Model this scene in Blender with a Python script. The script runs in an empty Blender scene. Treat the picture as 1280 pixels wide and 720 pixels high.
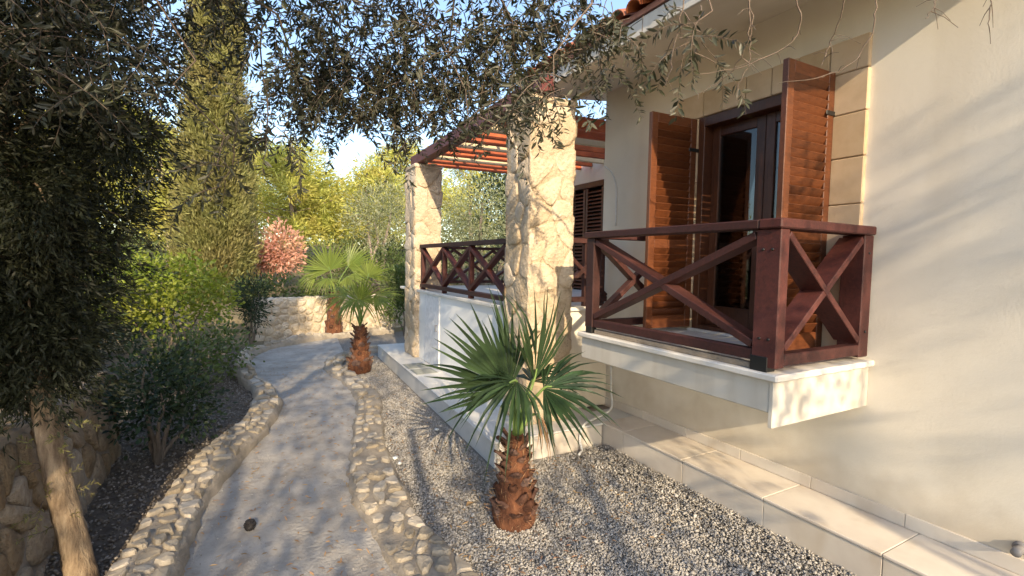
import bpy, bmesh, math, random
import numpy as np
from mathutils import Vector, Matrix

random.seed(7)
rng = np.random.default_rng(11)
sc = bpy.context.scene
COL = sc.collection

# ------------------------------------------------------------------ camera
YAW, PITCH, ROLL, EYE = math.radians(28.67), math.radians(3.17), math.radians(1.0), 2.0
F = Vector((math.sin(YAW) * math.cos(PITCH), math.cos(YAW) * math.cos(PITCH), -math.sin(PITCH)))
RT = Vector((math.cos(YAW), -math.sin(YAW), 0))
UPV = RT.cross(F)
CX = RT * math.cos(ROLL) + UPV * math.sin(ROLL)
CU = -RT * math.sin(ROLL) + UPV * math.cos(ROLL)
cam = bpy.data.cameras.new('camera')
cam.sensor_width = 36
cam.lens = 16.875
cam.clip_start = 0.05
cam.clip_end = 1500
camo = bpy.data.objects.new('camera', cam)
COL.objects.link(camo)
m = Matrix(((CX.x, CU.x, -F.x, 0), (CX.y, CU.y, -F.y, 0), (CX.z, CU.z, -F.z, EYE), (0, 0, 0, 1)))
camo.matrix_world = m
sc.camera = camo

# ------------------------------------------------------------------ light
SUN = Vector((0.21, 1.0, -0.47)).normalized()          # direction the light travels
ELEV = math.asin(-SUN.z)
w = bpy.data.worlds.new('World')
sc.world = w
w.use_nodes = True
nt = w.node_tree
nt.nodes.clear()
sky = nt.nodes.new('ShaderNodeTexSky')
sky.sky_type = 'NISHITA'
sky.sun_disc = False
sky.sun_elevation = ELEV
sky.sun_rotation = math.atan2(-SUN.x, -SUN.y)
sky.air_density = 1.0
sky.dust_density = 1.1
sky.ozone_density = 1.0
bg = nt.nodes.new('ShaderNodeBackground')
bg.inputs['Strength'].default_value = 0.15
wo = nt.nodes.new('ShaderNodeOutputWorld')
nt.links.new(sky.outputs[0], bg.inputs[0])
nt.links.new(bg.outputs[0], wo.inputs[0])
sl = bpy.data.lights.new('sun', 'SUN')
sl.energy = 2.75
sl.angle = math.radians(0.55)
sl.color = (1.0, 0.80, 0.53)
so = bpy.data.objects.new('sun', sl)
COL.objects.link(so)
so.rotation_euler = SUN.to_track_quat('-Z', 'Y').to_euler()
vs = sc.view_settings
vs.view_transform = 'Standard'
vs.look = 'None'
vs.exposure = 1.38
vs.gamma = 1.0
vs.use_curve_mapping = False
sc.cycles.use_denoising = True
sc.cycles.max_bounces = 8
sc.cycles.transparent_max_bounces = 12

# ------------------------------------------------------------------ materials
def nodes(name):
    mt = bpy.data.materials.new(name)
    mt.use_nodes = True
    t = mt.node_tree
    b = t.nodes['Principled BSDF']
    return mt, t, b

def N(t, typ, **kw):
    n = t.nodes.new(typ)
    for k, v in kw.items():
        if k.startswith('i_'):
            n.inputs[k[2:]].default_value = v
        else:
            setattr(n, k, v)
    return n

def ramp(t, fac, stops):
    r = t.nodes.new('ShaderNodeValToRGB')
    e = r.color_ramp.elements
    while len(e) > 1:
        e.remove(e[-1])
    e[0].position = stops[0][0]
    e[0].color = (*stops[0][1], 1)
    for p, c in stops[1:]:
        x = e.new(p)
        x.color = (*c, 1)
    t.links.new(fac, r.inputs[0])
    return r.outputs[0]

def mixc(t, fac, a, b, mode='MIX'):
    n = t.nodes.new('ShaderNodeMix')
    n.data_type = 'RGBA'
    n.blend_type = mode
    for s, v in ((n.inputs[0], fac), (n.inputs[6], a), (n.inputs[7], b)):
        if hasattr(v, 'links'):
            t.links.new(v, s)
        else:
            s.default_value = v if isinstance(v, (int, float)) else (*v, 1)
    return n.outputs[2]

def rough_mat(name, stops, scale=6, detail=8, bump=0.3, bscale=40, rough=0.85, obj_rand=0.0, bdist=0.01,
              vor=0.0, vscale=30, stretch=None, spec=0.3, stain=None, island=0.0):
    """Noise-coloured matte surface with fine relief."""
    mt, t, b = nodes(name)
    tc = N(t, 'ShaderNodeTexCoord')
    geo = N(t, 'ShaderNodeNewGeometry')
    vec = geo.outputs['Position']
    if stretch:
        mp = N(t, 'ShaderNodeMapping')
        mp.inputs['Scale'].default_value = stretch
        t.links.new(vec, mp.inputs[0])
        vec = mp.outputs[0]
    n1 = N(t, 'ShaderNodeTexNoise', i_Scale=scale, i_Detail=detail, i_Roughness=0.6)
    t.links.new(vec, n1.inputs['Vector'])
    col = ramp(t, n1.outputs[0], stops)
    if obj_rand or island:
        if island:
            rnd, amt = geo.outputs['Random Per Island'], island
        else:
            oi = N(t, 'ShaderNodeObjectInfo')
            rnd, amt = oi.outputs['Random'], obj_rand
        hs = N(t, 'ShaderNodeHueSaturation')
        mr = N(t, 'ShaderNodeMapRange')
        mr.inputs['To Min'].default_value = 1 - amt
        mr.inputs['To Max'].default_value = 1 + amt
        t.links.new(rnd, mr.inputs[0])
        t.links.new(mr.outputs[0], hs.inputs['Value'])
        mr2 = N(t, 'ShaderNodeMapRange')
        mr2.inputs['To Min'].default_value = 1 + amt * .6
        mr2.inputs['To Max'].default_value = 1 - amt * .9
        t.links.new(rnd, mr2.inputs[0])
        t.links.new(mr2.outputs[0], hs.inputs['Saturation'])
        t.links.new(col, hs.inputs['Color'])
        col = hs.outputs[0]
    n2 = N(t, 'ShaderNodeTexNoise', i_Scale=bscale, i_Detail=6.0, i_Roughness=0.65)
    t.links.new(vec, n2.inputs['Vector'])
    h = n2.outputs[0]
    if vor:
        v = N(t, 'ShaderNodeTexVoronoi', i_Scale=vscale)
        t.links.new(vec, v.inputs['Vector'])
        mx = N(t, 'ShaderNodeMath', operation='MULTIPLY_ADD')
        mx.inputs[1].default_value = vor
        t.links.new(v.outputs['Distance'], mx.inputs[0])
        t.links.new(h, mx.inputs[2])
        h = mx.outputs[0]
        dk = N(t, 'ShaderNodeMapRange')
        dk.inputs['From Min'].default_value = 0.0
        dk.inputs['From Max'].default_value = 0.25
        dk.inputs['To Min'].default_value = 0.62
        t.links.new(v.outputs['Distance'], dk.inputs[0])
        col = mixc(t, 1.0, col, dk.outputs[0], 'MULTIPLY')
    if stain:
        n3 = N(t, 'ShaderNodeTexNoise', i_Scale=stain[0], i_Detail=3.0)
        mp = N(t, 'ShaderNodeMapping')
        mp.inputs['Scale'].default_value = stain[1]
        t.links.new(geo.outputs['Position'], mp.inputs[0])
        t.links.new(mp.outputs[0], n3.inputs['Vector'])
        f = ramp(t, n3.outputs[0], [(stain[2], (0, 0, 0)), (stain[3], (1, 1, 1))])
        ml = N(t, 'ShaderNodeMath', operation='MULTIPLY')
        ml.inputs[1].default_value = stain[5]
        t.links.new(f, ml.inputs[0])
        col = mixc(t, ml.outputs[0], col, stain[4])
    bp = N(t, 'ShaderNodeBump', i_Strength=bump, i_Distance=bdist)
    t.links.new(h, bp.inputs['Height'])
    t.links.new(bp.outputs[0], b.inputs['Normal'])
    t.links.new(col, b.inputs['Base Color'])
    b.inputs['Roughness'].default_value = rough
    b.inputs['Specular IOR Level'].default_value = spec
    return mt

def wood_mat(name, c0, c1, rough, axis, bump=0.15):
    mt, t, b = nodes(name)
    tc = N(t, 'ShaderNodeTexCoord')
    mp = N(t, 'ShaderNodeMapping')
    mp.inputs['Scale'].default_value = axis
    t.links.new(tc.outputs['Object'], mp.inputs[0])
    n = N(t, 'ShaderNodeTexNoise', i_Scale=5.0, i_Detail=9.0, i_Roughness=0.65, i_Distortion=0.6)
    t.links.new(mp.outputs[0], n.inputs['Vector'])
    col = ramp(t, n.outputs[0], [(0.3, c0), (0.5, tuple((x + y) / 2 for x, y in zip(c0, c1))), (0.72, c1)])
    n2 = N(t, 'ShaderNodeTexNoise', i_Scale=2.2, i_Detail=4.0)
    t.links.new(tc.outputs['Object'], n2.inputs['Vector'])
    worn = ramp(t, n2.outputs[0], [(0.55, (0, 0, 0)), (0.75, (.55, .55, .55))])
    col = mixc(t, worn, col, tuple(min(1, x * 1.7 + .015) for x in c1))
    oi = N(t, 'ShaderNodeObjectInfo')
    mr = N(t, 'ShaderNodeMapRange')
    mr.inputs['To Min'].default_value = 0.78
    mr.inputs['To Max'].default_value = 1.22
    t.links.new(oi.outputs['Random'], mr.inputs[0])
    hs = N(t, 'ShaderNodeHueSaturation')
    t.links.new(mr.outputs[0], hs.inputs['Value'])
    t.links.new(col, hs.inputs['Color'])
    t.links.new(hs.outputs[0], b.inputs['Base Color'])
    rr = N(t, 'ShaderNodeMapRange')
    rr.inputs['To Min'].default_value = rough - .12
    rr.inputs['To Max'].default_value = rough + .2
    t.links.new(n2.outputs[0], rr.inputs[0])
    t.links.new(rr.outputs[0], b.inputs['Roughness'])
    bp = N(t, 'ShaderNodeBump', i_Strength=bump * 2.5, i_Distance=0.004)
    t.links.new(n.outputs[0], bp.inputs['Height'])
    t.links.new(bp.outputs[0], b.inputs['Normal'])
    return mt

def leaf_mat(name, front, back, var=0.3, trans=0.3, rough=0.5, hue=0.02):
    mt, t, b = nodes(name)
    geo = N(t, 'ShaderNodeNewGeometry')
    col = mixc(t, geo.outputs['Backfacing'], front, back)
    hs = N(t, 'ShaderNodeHueSaturation')
    mr = N(t, 'ShaderNodeMapRange')
    mr.inputs['To Min'].default_value = 1 - var
    mr.inputs['To Max'].default_value = 1 + var
    t.links.new(geo.outputs['Random Per Island'], mr.inputs[0])
    t.links.new(mr.outputs[0], hs.inputs['Value'])
    nz = N(t, 'ShaderNodeTexNoise', i_Scale=1.3, i_Detail=2.0)
    t.links.new(geo.outputs['Position'], nz.inputs['Vector'])
    mh = N(t, 'ShaderNodeMapRange')
    mh.inputs['From Min'].default_value = 0.3
    mh.inputs['From Max'].default_value = 0.7
    mh.inputs['To Min'].default_value = 0.5 - hue
    mh.inputs['To Max'].default_value = 0.5 + hue
    t.links.new(nz.outputs[0], mh.inputs[0])
    t.links.new(mh.outputs[0], hs.inputs['Hue'])
    t.links.new(col, hs.inputs['Color'])
    t.links.new(hs.outputs[0], b.inputs['Base Color'])
    b.inputs['Roughness'].default_value = rough
    b.inputs['Specular IOR Level'].default_value = 0.35
    tr = N(t, 'ShaderNodeBsdfTranslucent')
    tl = mixc(t, 1.0, hs.outputs[0], (1.25, 1.3, 0.5), 'MULTIPLY')
    t.links.new(tl, tr.inputs[0])
    mx = N(t, 'ShaderNodeMixShader')
    mx.inputs[0].default_value = trans
    t.links.new(b.outputs[0], mx.inputs[1])
    t.links.new(tr.outputs[0], mx.inputs[2])
    t.links.new(mx.outputs[0], t.nodes['Material Output'].inputs[0])
    return mt

def plain(name, c, rough=0.5, metal=0.0):
    mt, t, b = nodes(name)
    n = N(t, 'ShaderNodeTexNoise', i_Scale=14.0, i_Detail=5.0)
    tc = N(t, 'ShaderNodeTexCoord')
    t.links.new(tc.outputs['Object'], n.inputs['Vector'])
    t.links.new(ramp(t, n.outputs[0], [(0.3, tuple(x * .82 for x in c)), (0.7, tuple(min(1, x * 1.08) for x in c))]), b.inputs['Base Color'])
    b.inputs['Roughness'].default_value = rough
    b.inputs['Metallic'].default_value = metal
    return mt

M = {}
M['plaster'] = rough_mat('plaster', [(.25, (.68, .625, .525)), (.5, (.75, .695, .595)), (.8, (.785, .73, .635))], scale=1.3, bump=.22, bscale=55, rough=.9, bdist=.006,
                         stain=(1.0, (2.6, 2.6, .35), .5, .8, (.52, .45, .35), .4))
def wall_dirt(mt):
    # splash dirt low on the wall
    t = mt.node_tree
    b = t.nodes['Principled BSDF']
    src = b.inputs['Base Color'].links[0].from_socket
    geo = N(t, 'ShaderNodeNewGeometry')
    sp = N(t, 'ShaderNodeSeparateXYZ')
    t.links.new(geo.outputs['Position'], sp.inputs[0])
    nz = N(t, 'ShaderNodeTexNoise', i_Scale=3.5, i_Detail=7.0)
    t.links.new(geo.outputs['Position'], nz.inputs['Vector'])
    ad = N(t, 'ShaderNodeMath', operation='MULTIPLY_ADD')
    ad.inputs[1].default_value = -.75
    t.links.new(nz.outputs[0], ad.inputs[0])
    t.links.new(sp.outputs[2], ad.inputs[2])
    low = ramp(t, ad.outputs[0], [(0.0, (.5, .5, .5)), (.3, (0, 0, 0))])
    col = mixc(t, low, src, (.45, .37, .27))
    t.links.new(col, b.inputs['Base Color'])
wall_dirt(M['plaster'])
M['white_plaster'] = rough_mat('white_plaster', [(.25, (.74, .74, .72)), (.7, (.82, .82, .80))], scale=2, bump=.1, bscale=90, rough=.88, bdist=.004)
M['slab_plaster'] = rough_mat('slab_plaster', [(.25, (.54, .505, .445)), (.7, (.63, .595, .53))], scale=2.5, bump=.12, bscale=80, rough=.85, bdist=.004,
                              stain=(2.0, (3, 3, .4), .5, .75, (.4, .34, .26), .45))
M['marble'] = rough_mat('marble', [(.3, (.66, .62, .56)), (.7, (.78, .75, .70))], scale=5, bump=.06, bscale=60, rough=.42, bdist=.003, spec=.5)
M['tile'] = rough_mat('tile', [(.25, (.56, .49, .42)), (.55, (.64, .58, .50)), (.8, (.70, .64, .56))], scale=3, bump=.08, bscale=70, rough=.55, bdist=.003, obj_rand=.06,
                      stain=(2.2, (1.6, 1.6, .5), .56, .74, (.42, .32, .2), .5))
M['porch_tile'] = rough_mat('porch_tile', [(.25, (.55, .54, .51)), (.7, (.66, .645, .61))], scale=3, bump=.08, bscale=70, rough=.6, bdist=.003, obj_rand=.05,
                            stain=(1.8, (1.5, 1.5, 1), .58, .78, (.42, .38, .33), .4))
M['ashlar'] = rough_mat('ashlar', [(.2, (.46, .33, .2)), (.5, (.56, .42, .27)), (.8, (.62, .48, .33))], scale=5, bump=.2, bscale=70, rough=.85, bdist=.004, obj_rand=.1)
M['limestone'] = rough_mat('limestone', [(.2, (.38, .29, .19)), (.45, (.56, .45, .32)), (.75, (.66, .55, .41))], scale=7, bump=.9, bscale=26, rough=.92, bdist=.03, vor=.35, vscale=22, obj_rand=.13)
M['limemortar'] = rough_mat('limemortar', [(.25, (.45, .36, .25)), (.7, (.6, .5, .37))], scale=9, bump=.8, bscale=40, rough=.95, bdist=.02, vor=.2, vscale=34)
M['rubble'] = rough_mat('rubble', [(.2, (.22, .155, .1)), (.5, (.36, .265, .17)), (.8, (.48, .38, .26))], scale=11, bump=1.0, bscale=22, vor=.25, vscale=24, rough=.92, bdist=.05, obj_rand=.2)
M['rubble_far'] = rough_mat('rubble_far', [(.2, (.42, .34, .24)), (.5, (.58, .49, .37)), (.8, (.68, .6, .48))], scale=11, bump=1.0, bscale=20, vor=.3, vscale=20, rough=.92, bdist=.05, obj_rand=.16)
M['mortar'] = rough_mat('mortar', [(.25, (.22, .18, .14)), (.7, (.34, .28, .22))], scale=9, bump=.7, bscale=45, rough=.95, bdist=.015)
M['kerbmortar'] = rough_mat('kerbmortar', [(.25, (.25, .215, .17)), (.7, (.40, .345, .275))], scale=7, bump=.9, bscale=38, rough=.95, bdist=.02)
M['kerbstone'] = rough_mat('kerbstone', [(.25, (.28, .235, .175)), (.7, (.43, .37, .285))], scale=14, bump=.5, bscale=50, rough=.88, bdist=.008, obj_rand=.25)
M['path'] = rough_mat('path', [(.28, (.27, .245, .215)), (.46, (.36, .335, .3)), (.6, (.43, .4, .36)), (.8, (.5, .465, .41))], scale=2.6, detail=12, bump=.9, bscale=34, rough=.95, bdist=.02,
                      stain=(9.0, (1, 1, 1), .56, .75, (.25, .2, .155), .55))
M['gravelbase'] = rough_mat('gravelbase', [(.3, (.15, .135, .12)), (.5, (.24, .22, .195)), (.7, (.32, .3, .265))], scale=55, bump=1.0, bscale=70, rough=.95, bdist=.02)
M['gravel'] = rough_mat('gravel', [(.25, (.28, .26, .235)), (.7, (.42, .395, .36))], scale=30, bump=.2, bscale=90, rough=.9, bdist=.003, island=.3)
M['soil'] = rough_mat('soil', [(.25, (.07, .055, .042)), (.5, (.13, .105, .082)), (.75, (.2, .17, .135))], scale=9, bump=1.0, bscale=40, rough=.97, bdist=.03)
M['litter'] = rough_mat('litter', [(.25, (.14, .115, .09)), (.7, (.26, .22, .175))], scale=20, bump=.2, bscale=60, rough=.92, island=.45)
M['ground'] = rough_mat('ground', [(.25, (.13, .10, .06)), (.5, (.2, .16, .09)), (.75, (.27, .22, .13))], scale=1.2, bump=.9, bscale=12, rough=.97, bdist=.05)
M['mahogany'] = wood_mat('mahogany', (.026, .008, .007), (.062, .016, .012), .58, (9, 9, 9))
M['mahogany_red'] = wood_mat('mahogany_red', (.036, .009, .0075), (.085, .019, .014), .58, (8, 8, 8))
M['shutterwood'] = wood_mat('shutterwood', (.075, .022, .008), (.16, .05, .016), .42, (3, 14, 14))
M['doorwood'] = wood_mat('doorwood', (.05, .017, .008), (.11, .036, .014), .4, (12, 12, 2))
M['rafter'] = wood_mat('rafter', (.3, .06, .02), (.48, .11, .03), .5, (2, 14, 14))
M['beamwood'] = wood_mat('beamwood', (.09, .02, .018), (.17, .036, .03), .5, (14, 2, 14))
M['cream_board'] = rough_mat('cream_board', [(.3, (.55, .44, .27)), (.7, (.66, .55, .36))], scale=6, bump=.1, rough=.7)
M['terracotta'] = rough_mat('terracotta', [(.25, (.26, .085, .045)), (.7, (.42, .15, .08))], scale=9, bump=.3, bscale=50, rough=.85, obj_rand=.25)
M['black_metal'] = plain('black_metal', (.012, .012, .012), .45)
M['white_paint'] = plain('white_paint', (.76, .77, .78), .4)
M['grey_mat'] = plain('grey_mat', (.25, .265, .25), .8)
M['grey_plastic'] = plain('grey_plastic', (.22, .21, .21), .5)
M['cone'] = plain('cone', (.02, .017, .016), .8)
M['cable_white'] = plain('cable_white', (.7, .7, .68), .45)
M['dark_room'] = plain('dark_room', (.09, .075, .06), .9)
M['bark_olive'] = rough_mat('bark_olive', [(.25, (.09, .07, .055)), (.7, (.2, .165, .13))], scale=10, bump=1.0, bscale=26, rough=.95, bdist=.03, stretch=(1, 1, .35))
M['bark_cypress'] = rough_mat('bark_cypress', [(.3, (.09, .06, .04)), (.5, (.25, .18, .115)), (.72, (.42, .32, .21))], scale=22, bump=1.0, bscale=34, rough=.95, bdist=.03, stretch=(1, 1, .22))
M['bark_pine'] = rough_mat('bark_pine', [(.25, (.2, .15, .12)), (.7, (.38, .31, .26))], scale=8, bump=1.0, bscale=18, rough=.95, bdist=.03, stretch=(1, 1, .4))
M['twig'] = rough_mat('twig', [(.3, (.11, .08, .06)), (.7, (.2, .155, .12))], scale=20, bump=.4, rough=.9)
M['palmtrunk'] = rough_mat('palmtrunk', [(.2, (.07, .03, .018)), (.5, (.15, .06, .03)), (.8, (.25, .11, .055))], scale=18, bump=1.0, bscale=60, rough=.95, bdist=.02, stretch=(1, 1, .4))
M['palmboot'] = rough_mat('palmboot', [(.2, (.04, .02, .014)), (.45, (.095, .045, .03)), (.65, (.15, .075, .05)), (.85, (.27, .17, .12))], scale=24, bump=1.0, bscale=70, rough=.85, bdist=.01, obj_rand=.3)
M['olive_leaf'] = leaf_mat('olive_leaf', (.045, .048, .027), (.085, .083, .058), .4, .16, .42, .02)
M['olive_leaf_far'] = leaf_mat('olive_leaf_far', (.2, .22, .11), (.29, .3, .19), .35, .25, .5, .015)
M['cypress_leaf_shaded'] = leaf_mat('cypress_leaf_shaded', (.026, .030, .014), (.026, .030, .014), .4, .2, .6, .02)  # shade on the near cypress is put into its leaf colour
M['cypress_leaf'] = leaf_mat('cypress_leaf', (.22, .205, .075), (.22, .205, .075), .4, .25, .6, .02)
M['pine_leaf'] = leaf_mat('pine_leaf', (.43, .42, .11), (.43, .42, .11), .35, .3, .6, .025)
M['lime_leaf'] = leaf_mat('lime_leaf', (.24, .28, .04), (.26, .3, .06), .35, .4, .45, .02)
M['dark_leaf'] = leaf_mat('dark_leaf', (.022, .04, .019), (.034, .056, .028), .45, .25, .55, .02)
M['mid_leaf'] = leaf_mat('mid_leaf', (.085, .115, .035), (.11, .14, .05), .4, .3, .45, .02)
M['pink_leaf'] = leaf_mat('pink_leaf', (.6, .33, .25), (.6, .36, .28), .3, .3, .6, .02)
M['dry_leaf'] = leaf_mat('dry_leaf', (.42, .26, .14), (.42, .26, .14), .35, .2, .7, .02)
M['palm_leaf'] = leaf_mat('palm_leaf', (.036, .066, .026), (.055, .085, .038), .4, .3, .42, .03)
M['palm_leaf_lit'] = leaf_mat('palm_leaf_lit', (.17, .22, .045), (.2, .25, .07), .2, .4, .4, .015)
M['petiole'] = rough_mat('petiole', [(.3, (.12, .2, .05)), (.7, (.2, .28, .08))], scale=10, bump=.1, rough=.5)

def glass_mat():
    mt, t, b = nodes('window_glass')
    t.nodes.remove(b)
    tr = N(t, 'ShaderNodeBsdfTransparent')
    tr.inputs[0].default_value = (.42, .45, .46, 1)
    gl = N(t, 'ShaderNodeBsdfGlossy')
    gl.inputs['Roughness'].default_value = 0.01
    fr = N(t, 'ShaderNodeFresnel')
    fr.inputs[0].default_value = 1.7
    mx = N(t, 'ShaderNodeMixShader')
    t.links.new(fr.outputs[0], mx.inputs[0])
    t.links.new(tr.outputs[0], mx.inputs[1])
    t.links.new(gl.outputs[0], mx.inputs[2])
    t.links.new(mx.outputs[0], t.nodes['Material Output'].inputs[0])
    return mt
M['glass'] = glass_mat()

# ------------------------------------------------------------------ mesh helpers
def tag(o, label=None, cat=None, group=None, kind=None):
    if label: o['label'] = label
    if cat: o['category'] = cat
    if group: o['group'] = group
    if kind: o['kind'] = kind
    return o

def empty(name, loc, label=None, cat=None, group=None, kind=None):
    o = bpy.data.objects.new(name, None)
    COL.objects.link(o)
    o.location = loc
    o.empty_display_size = .1
    return tag(o, label, cat, group, kind)

def root_offset(parent):
    p, off = parent, Vector((0, 0, 0))
    while p is not None:
        off += p.location
        p = p.parent
    return off

def link(name, me, mat, parent=None, at=None):
    """Link a mesh whose vertices are given in world space (or at a location) under a parent."""
    o = bpy.data.objects.new(name, me)
    COL.objects.link(o)
    if mat is not None and len(me.materials) == 0:
        me.materials.append(M[mat])
    if parent is not None:
        o.parent = parent
        o.location = (Vector(at) if at is not None else Vector((0, 0, 0))) - root_offset(parent)
    elif at is not None:
        o.location = at
    return o

def mesh(verts, faces, smooth=False, name='mesh'):
    me = bpy.data.meshes.new(name)
    me.from_pydata([tuple(v) for v in verts], [], faces)
    if smooth:
        me.polygons.foreach_set('use_smooth', [True] * len(me.polygons))
    me.update()
    return me

def np_mesh(verts, faces, smooth=False, name='mesh'):
    """verts (n,3), faces (m,k) with constant k."""
    me = bpy.data.meshes.new(name)
    v = np.ascontiguousarray(verts, dtype=np.float32)
    f = np.ascontiguousarray(faces, dtype=np.int32)
    me.vertices.add(len(v))
    me.vertices.foreach_set('co', v.ravel())
    me.loops.add(f.size)
    me.loops.foreach_set('vertex_index', f.ravel())
    me.polygons.add(len(f))
    me.polygons.foreach_set('loop_start', np.arange(0, f.size, f.shape[1], dtype=np.int32))
    if smooth:
        me.polygons.foreach_set('use_smooth', np.ones(len(f), dtype=bool))
    me.update(calc_edges=True)
    return me

def bevel_mesh(verts, faces, bev):
    bm = bmesh.new()
    vv = [bm.verts.new(v) for v in verts]
    for f in faces:
        bm.faces.new([vv[i] for i in f])
    bmesh.ops.recalc_face_normals(bm, faces=bm.faces)
    if bev:
        bmesh.ops.bevel(bm, geom=list(bm.edges), offset=bev, segments=1, affect='EDGES')
    me = bpy.data.meshes.new('mesh')
    bm.to_mesh(me)
    bm.free()
    return me

BOXF = [(0, 3, 2, 1), (4, 5, 6, 7), (0, 1, 5, 4), (1, 2, 6, 5), (2, 3, 7, 6), (3, 0, 4, 7)]
def box(name, lo, hi, mat, parent=None, bev=0.004):
    lo, hi = Vector(lo), Vector(hi)
    c = (lo + hi) / 2
    a, b = lo - c, hi - c
    v = [(a.x, a.y, a.z), (b.x, a.y, a.z), (b.x, b.y, a.z), (a.x, b.y, a.z),
         (a.x, a.y, b.z), (b.x, a.y, b.z), (b.x, b.y, b.z), (a.x, b.y, b.z)]
    return link(name, bevel_mesh(v, BOXF, bev), mat, parent, c)

def beam(name, p0, p1, wid, thick, mat, parent=None, side=(0, 0, 1), bev=0.004):
    """A board from p0 to p1: `thick` along side, `wid` across."""
    p0, p1 = Vector(p0), Vector(p1)
    d = (p1 - p0).normalized()
    s = Vector(side)
    s = (s - d * s.dot(d)).normalized()
    t = d.cross(s)
    c = (p0 + p1) / 2
    v = []
    for e in (p0 - c, p1 - c):
        for a, b in ((-1, -1), (1, -1), (1, 1), (-1, 1)):
            v.append(e + t * (a * wid / 2) + s * (b * thick / 2))
    f = [(0, 1, 2, 3), (7, 6, 5, 4), (0, 4, 5, 1), (1, 5, 6, 2), (2, 6, 7, 3), (3, 7, 4, 0)]
    return link(name, bevel_mesh(v, f, bev), mat, parent, c)

def tube_arrays(pts, radii, sides=8, cap=True):
    pts = [Vector(p) for p in pts]
    vs, fs = [], []
    prev = None
    for i, p in enumerate(pts):
        d = (pts[min(i + 1, len(pts) - 1)] - pts[max(i - 1, 0)]).normalized()
        ref = prev if prev is not None else (Vector((1, 0, 0)) if abs(d.x) < .8 else Vector((0, 1, 0)))
        a = (ref - d * ref.dot(d)).normalized()
        prev = a
        b = d.cross(a)
        for k in range(sides):
            an = 2 * math.pi * k / sides
            vs.append(p + (a * math.cos(an) + b * math.sin(an)) * radii[i])
    for i in range(len(pts) - 1):
        for k in range(sides):
            k2 = (k + 1) % sides
            fs.append((i * sides + k, i * sides + k2, (i + 1) * sides + k2, (i + 1) * sides + k))
    if cap:
        fs.append(tuple(reversed(range(sides))))
        fs.append(tuple((len(pts) - 1) * sides + k for k in range(sides)))
    return vs, fs

def tube(name, pts, radii, mat, parent=None, sides=8, smooth=True):
    if not hasattr(radii, '__len__'):
        radii = [radii] * len(pts)
    v, f = tube_arrays(pts, radii, sides)
    return link(name, mesh(v, f, smooth), mat, parent)

def tubes(name, lst, mat, parent=None, sides=5):
    V, Fc = [], []
    for pts, radii in lst:
        v, f = tube_arrays(pts, radii, sides, cap=False)
        o = len(V)
        V += v
        Fc += [tuple(i + o for i in q) for q in f]
    return link(name, mesh(V, Fc, True), mat, parent)

def curve_pts(ctrl, n):
    """Catmull-Rom through control points."""
    c = [Vector(p) for p in ctrl]
    c = [c[0] * 2 - c[1]] + c + [c[-1] * 2 - c[-2]]
    out = []
    segs = len(c) - 3
    for s in range(segs):
        p0, p1, p2, p3 = c[s:s + 4]
        for k in range(n):
            t = k / n
            out.append(.5 * ((2 * p1) + (p2 - p0) * t + (2 * p0 - 5 * p1 + 4 * p2 - p3) * t * t + (3 * p1 - p0 - 3 * p2 + p3) * t ** 3))
    out.append(c[-2])
    return out

def unit(a):
    return a / np.maximum(np.linalg.norm(a, axis=1, keepdims=True), 1e-9)

def leaf_arrays(base, dirs, length, width, fold=0.25, normals=None):
    """One folded lanceolate leaf (6 verts, 4 tris as 2 quads) for each base."""
    n = len(base)
    d = unit(dirs)
    r = normals if normals is not None else rng.normal(size=(n, 3))
    s = unit(np.cross(d, r))
    nn = np.cross(s, d)
    L = (length * np.ones(n))[:, None]
    Wd = (width * np.ones(n))[:, None]
    curl = rng.uniform(-.12, .12, (n, 1))
    v = np.stack([base,
                  base + d * L * .38 + s * Wd * .5 + nn * Wd * fold,
                  base + d * L * .72 + s * Wd * .38 + nn * (Wd * fold * .7 + curl * L * .5),
                  base + d * L + nn * curl * L,
                  base + d * L * .72 - s * Wd * .38 + nn * (Wd * fold * .7 + curl * L * .5),
                  base + d * L * .38 - s * Wd * .5 + nn * Wd * fold], axis=1)
    o = (np.arange(n) * 6)[:, None]
    f = np.concatenate([o + np.array([[0, 1, 2, 3]]), o + np.array([[0, 3, 4, 5]])], axis=1).reshape(-1, 4)
    return v.reshape(-1, 3), f

def needle_arrays(base, dirs, length, width):
    """Flat rhombus, 4 verts, 1 quad."""
    n = len(base)
    d = unit(dirs)
    s = unit(np.cross(d, rng.normal(size=(n, 3))))
    L = (length * np.ones(n))[:, None]
    Wd = (width * np.ones(n))[:, None]
    v = np.stack([base, base + d * L * .45 + s * Wd * .5, base + d * L, base + d * L * .45 - s * Wd * .5], axis=1)
    f = np.arange(n * 4).reshape(-1, 4)
    return v.reshape(-1, 3), f

def foliage(name, arrays, mat, parent, kind=None):
    o = 0
    V, Q = [], []
    for v, f in arrays:
        V.append(v)
        Q.append(f + o)
        o += len(v)
    ob = link(name, np_mesh(np.concatenate(V), np.concatenate(Q)), mat, parent)
    if kind: ob['kind'] = kind
    return ob

# ---- stones -------------------------------------------------------
def clip(poly, px, py, nx, ny):
    out = []
    for i in range(len(poly)):
        a, b = poly[i], poly[(i + 1) % len(poly)]
        da = (a[0] - px) * nx + (a[1] - py) * ny
        db = (b[0] - px) * nx + (b[1] - py) * ny
        if da <= 0: out.append(a)
        if (da < 0 < db) or (db < 0 < da):
            t = da / (da - db)
            out.append((a[0] + (b[0] - a[0]) * t, a[1] + (b[1] - a[1]) * t))
    return out

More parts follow.
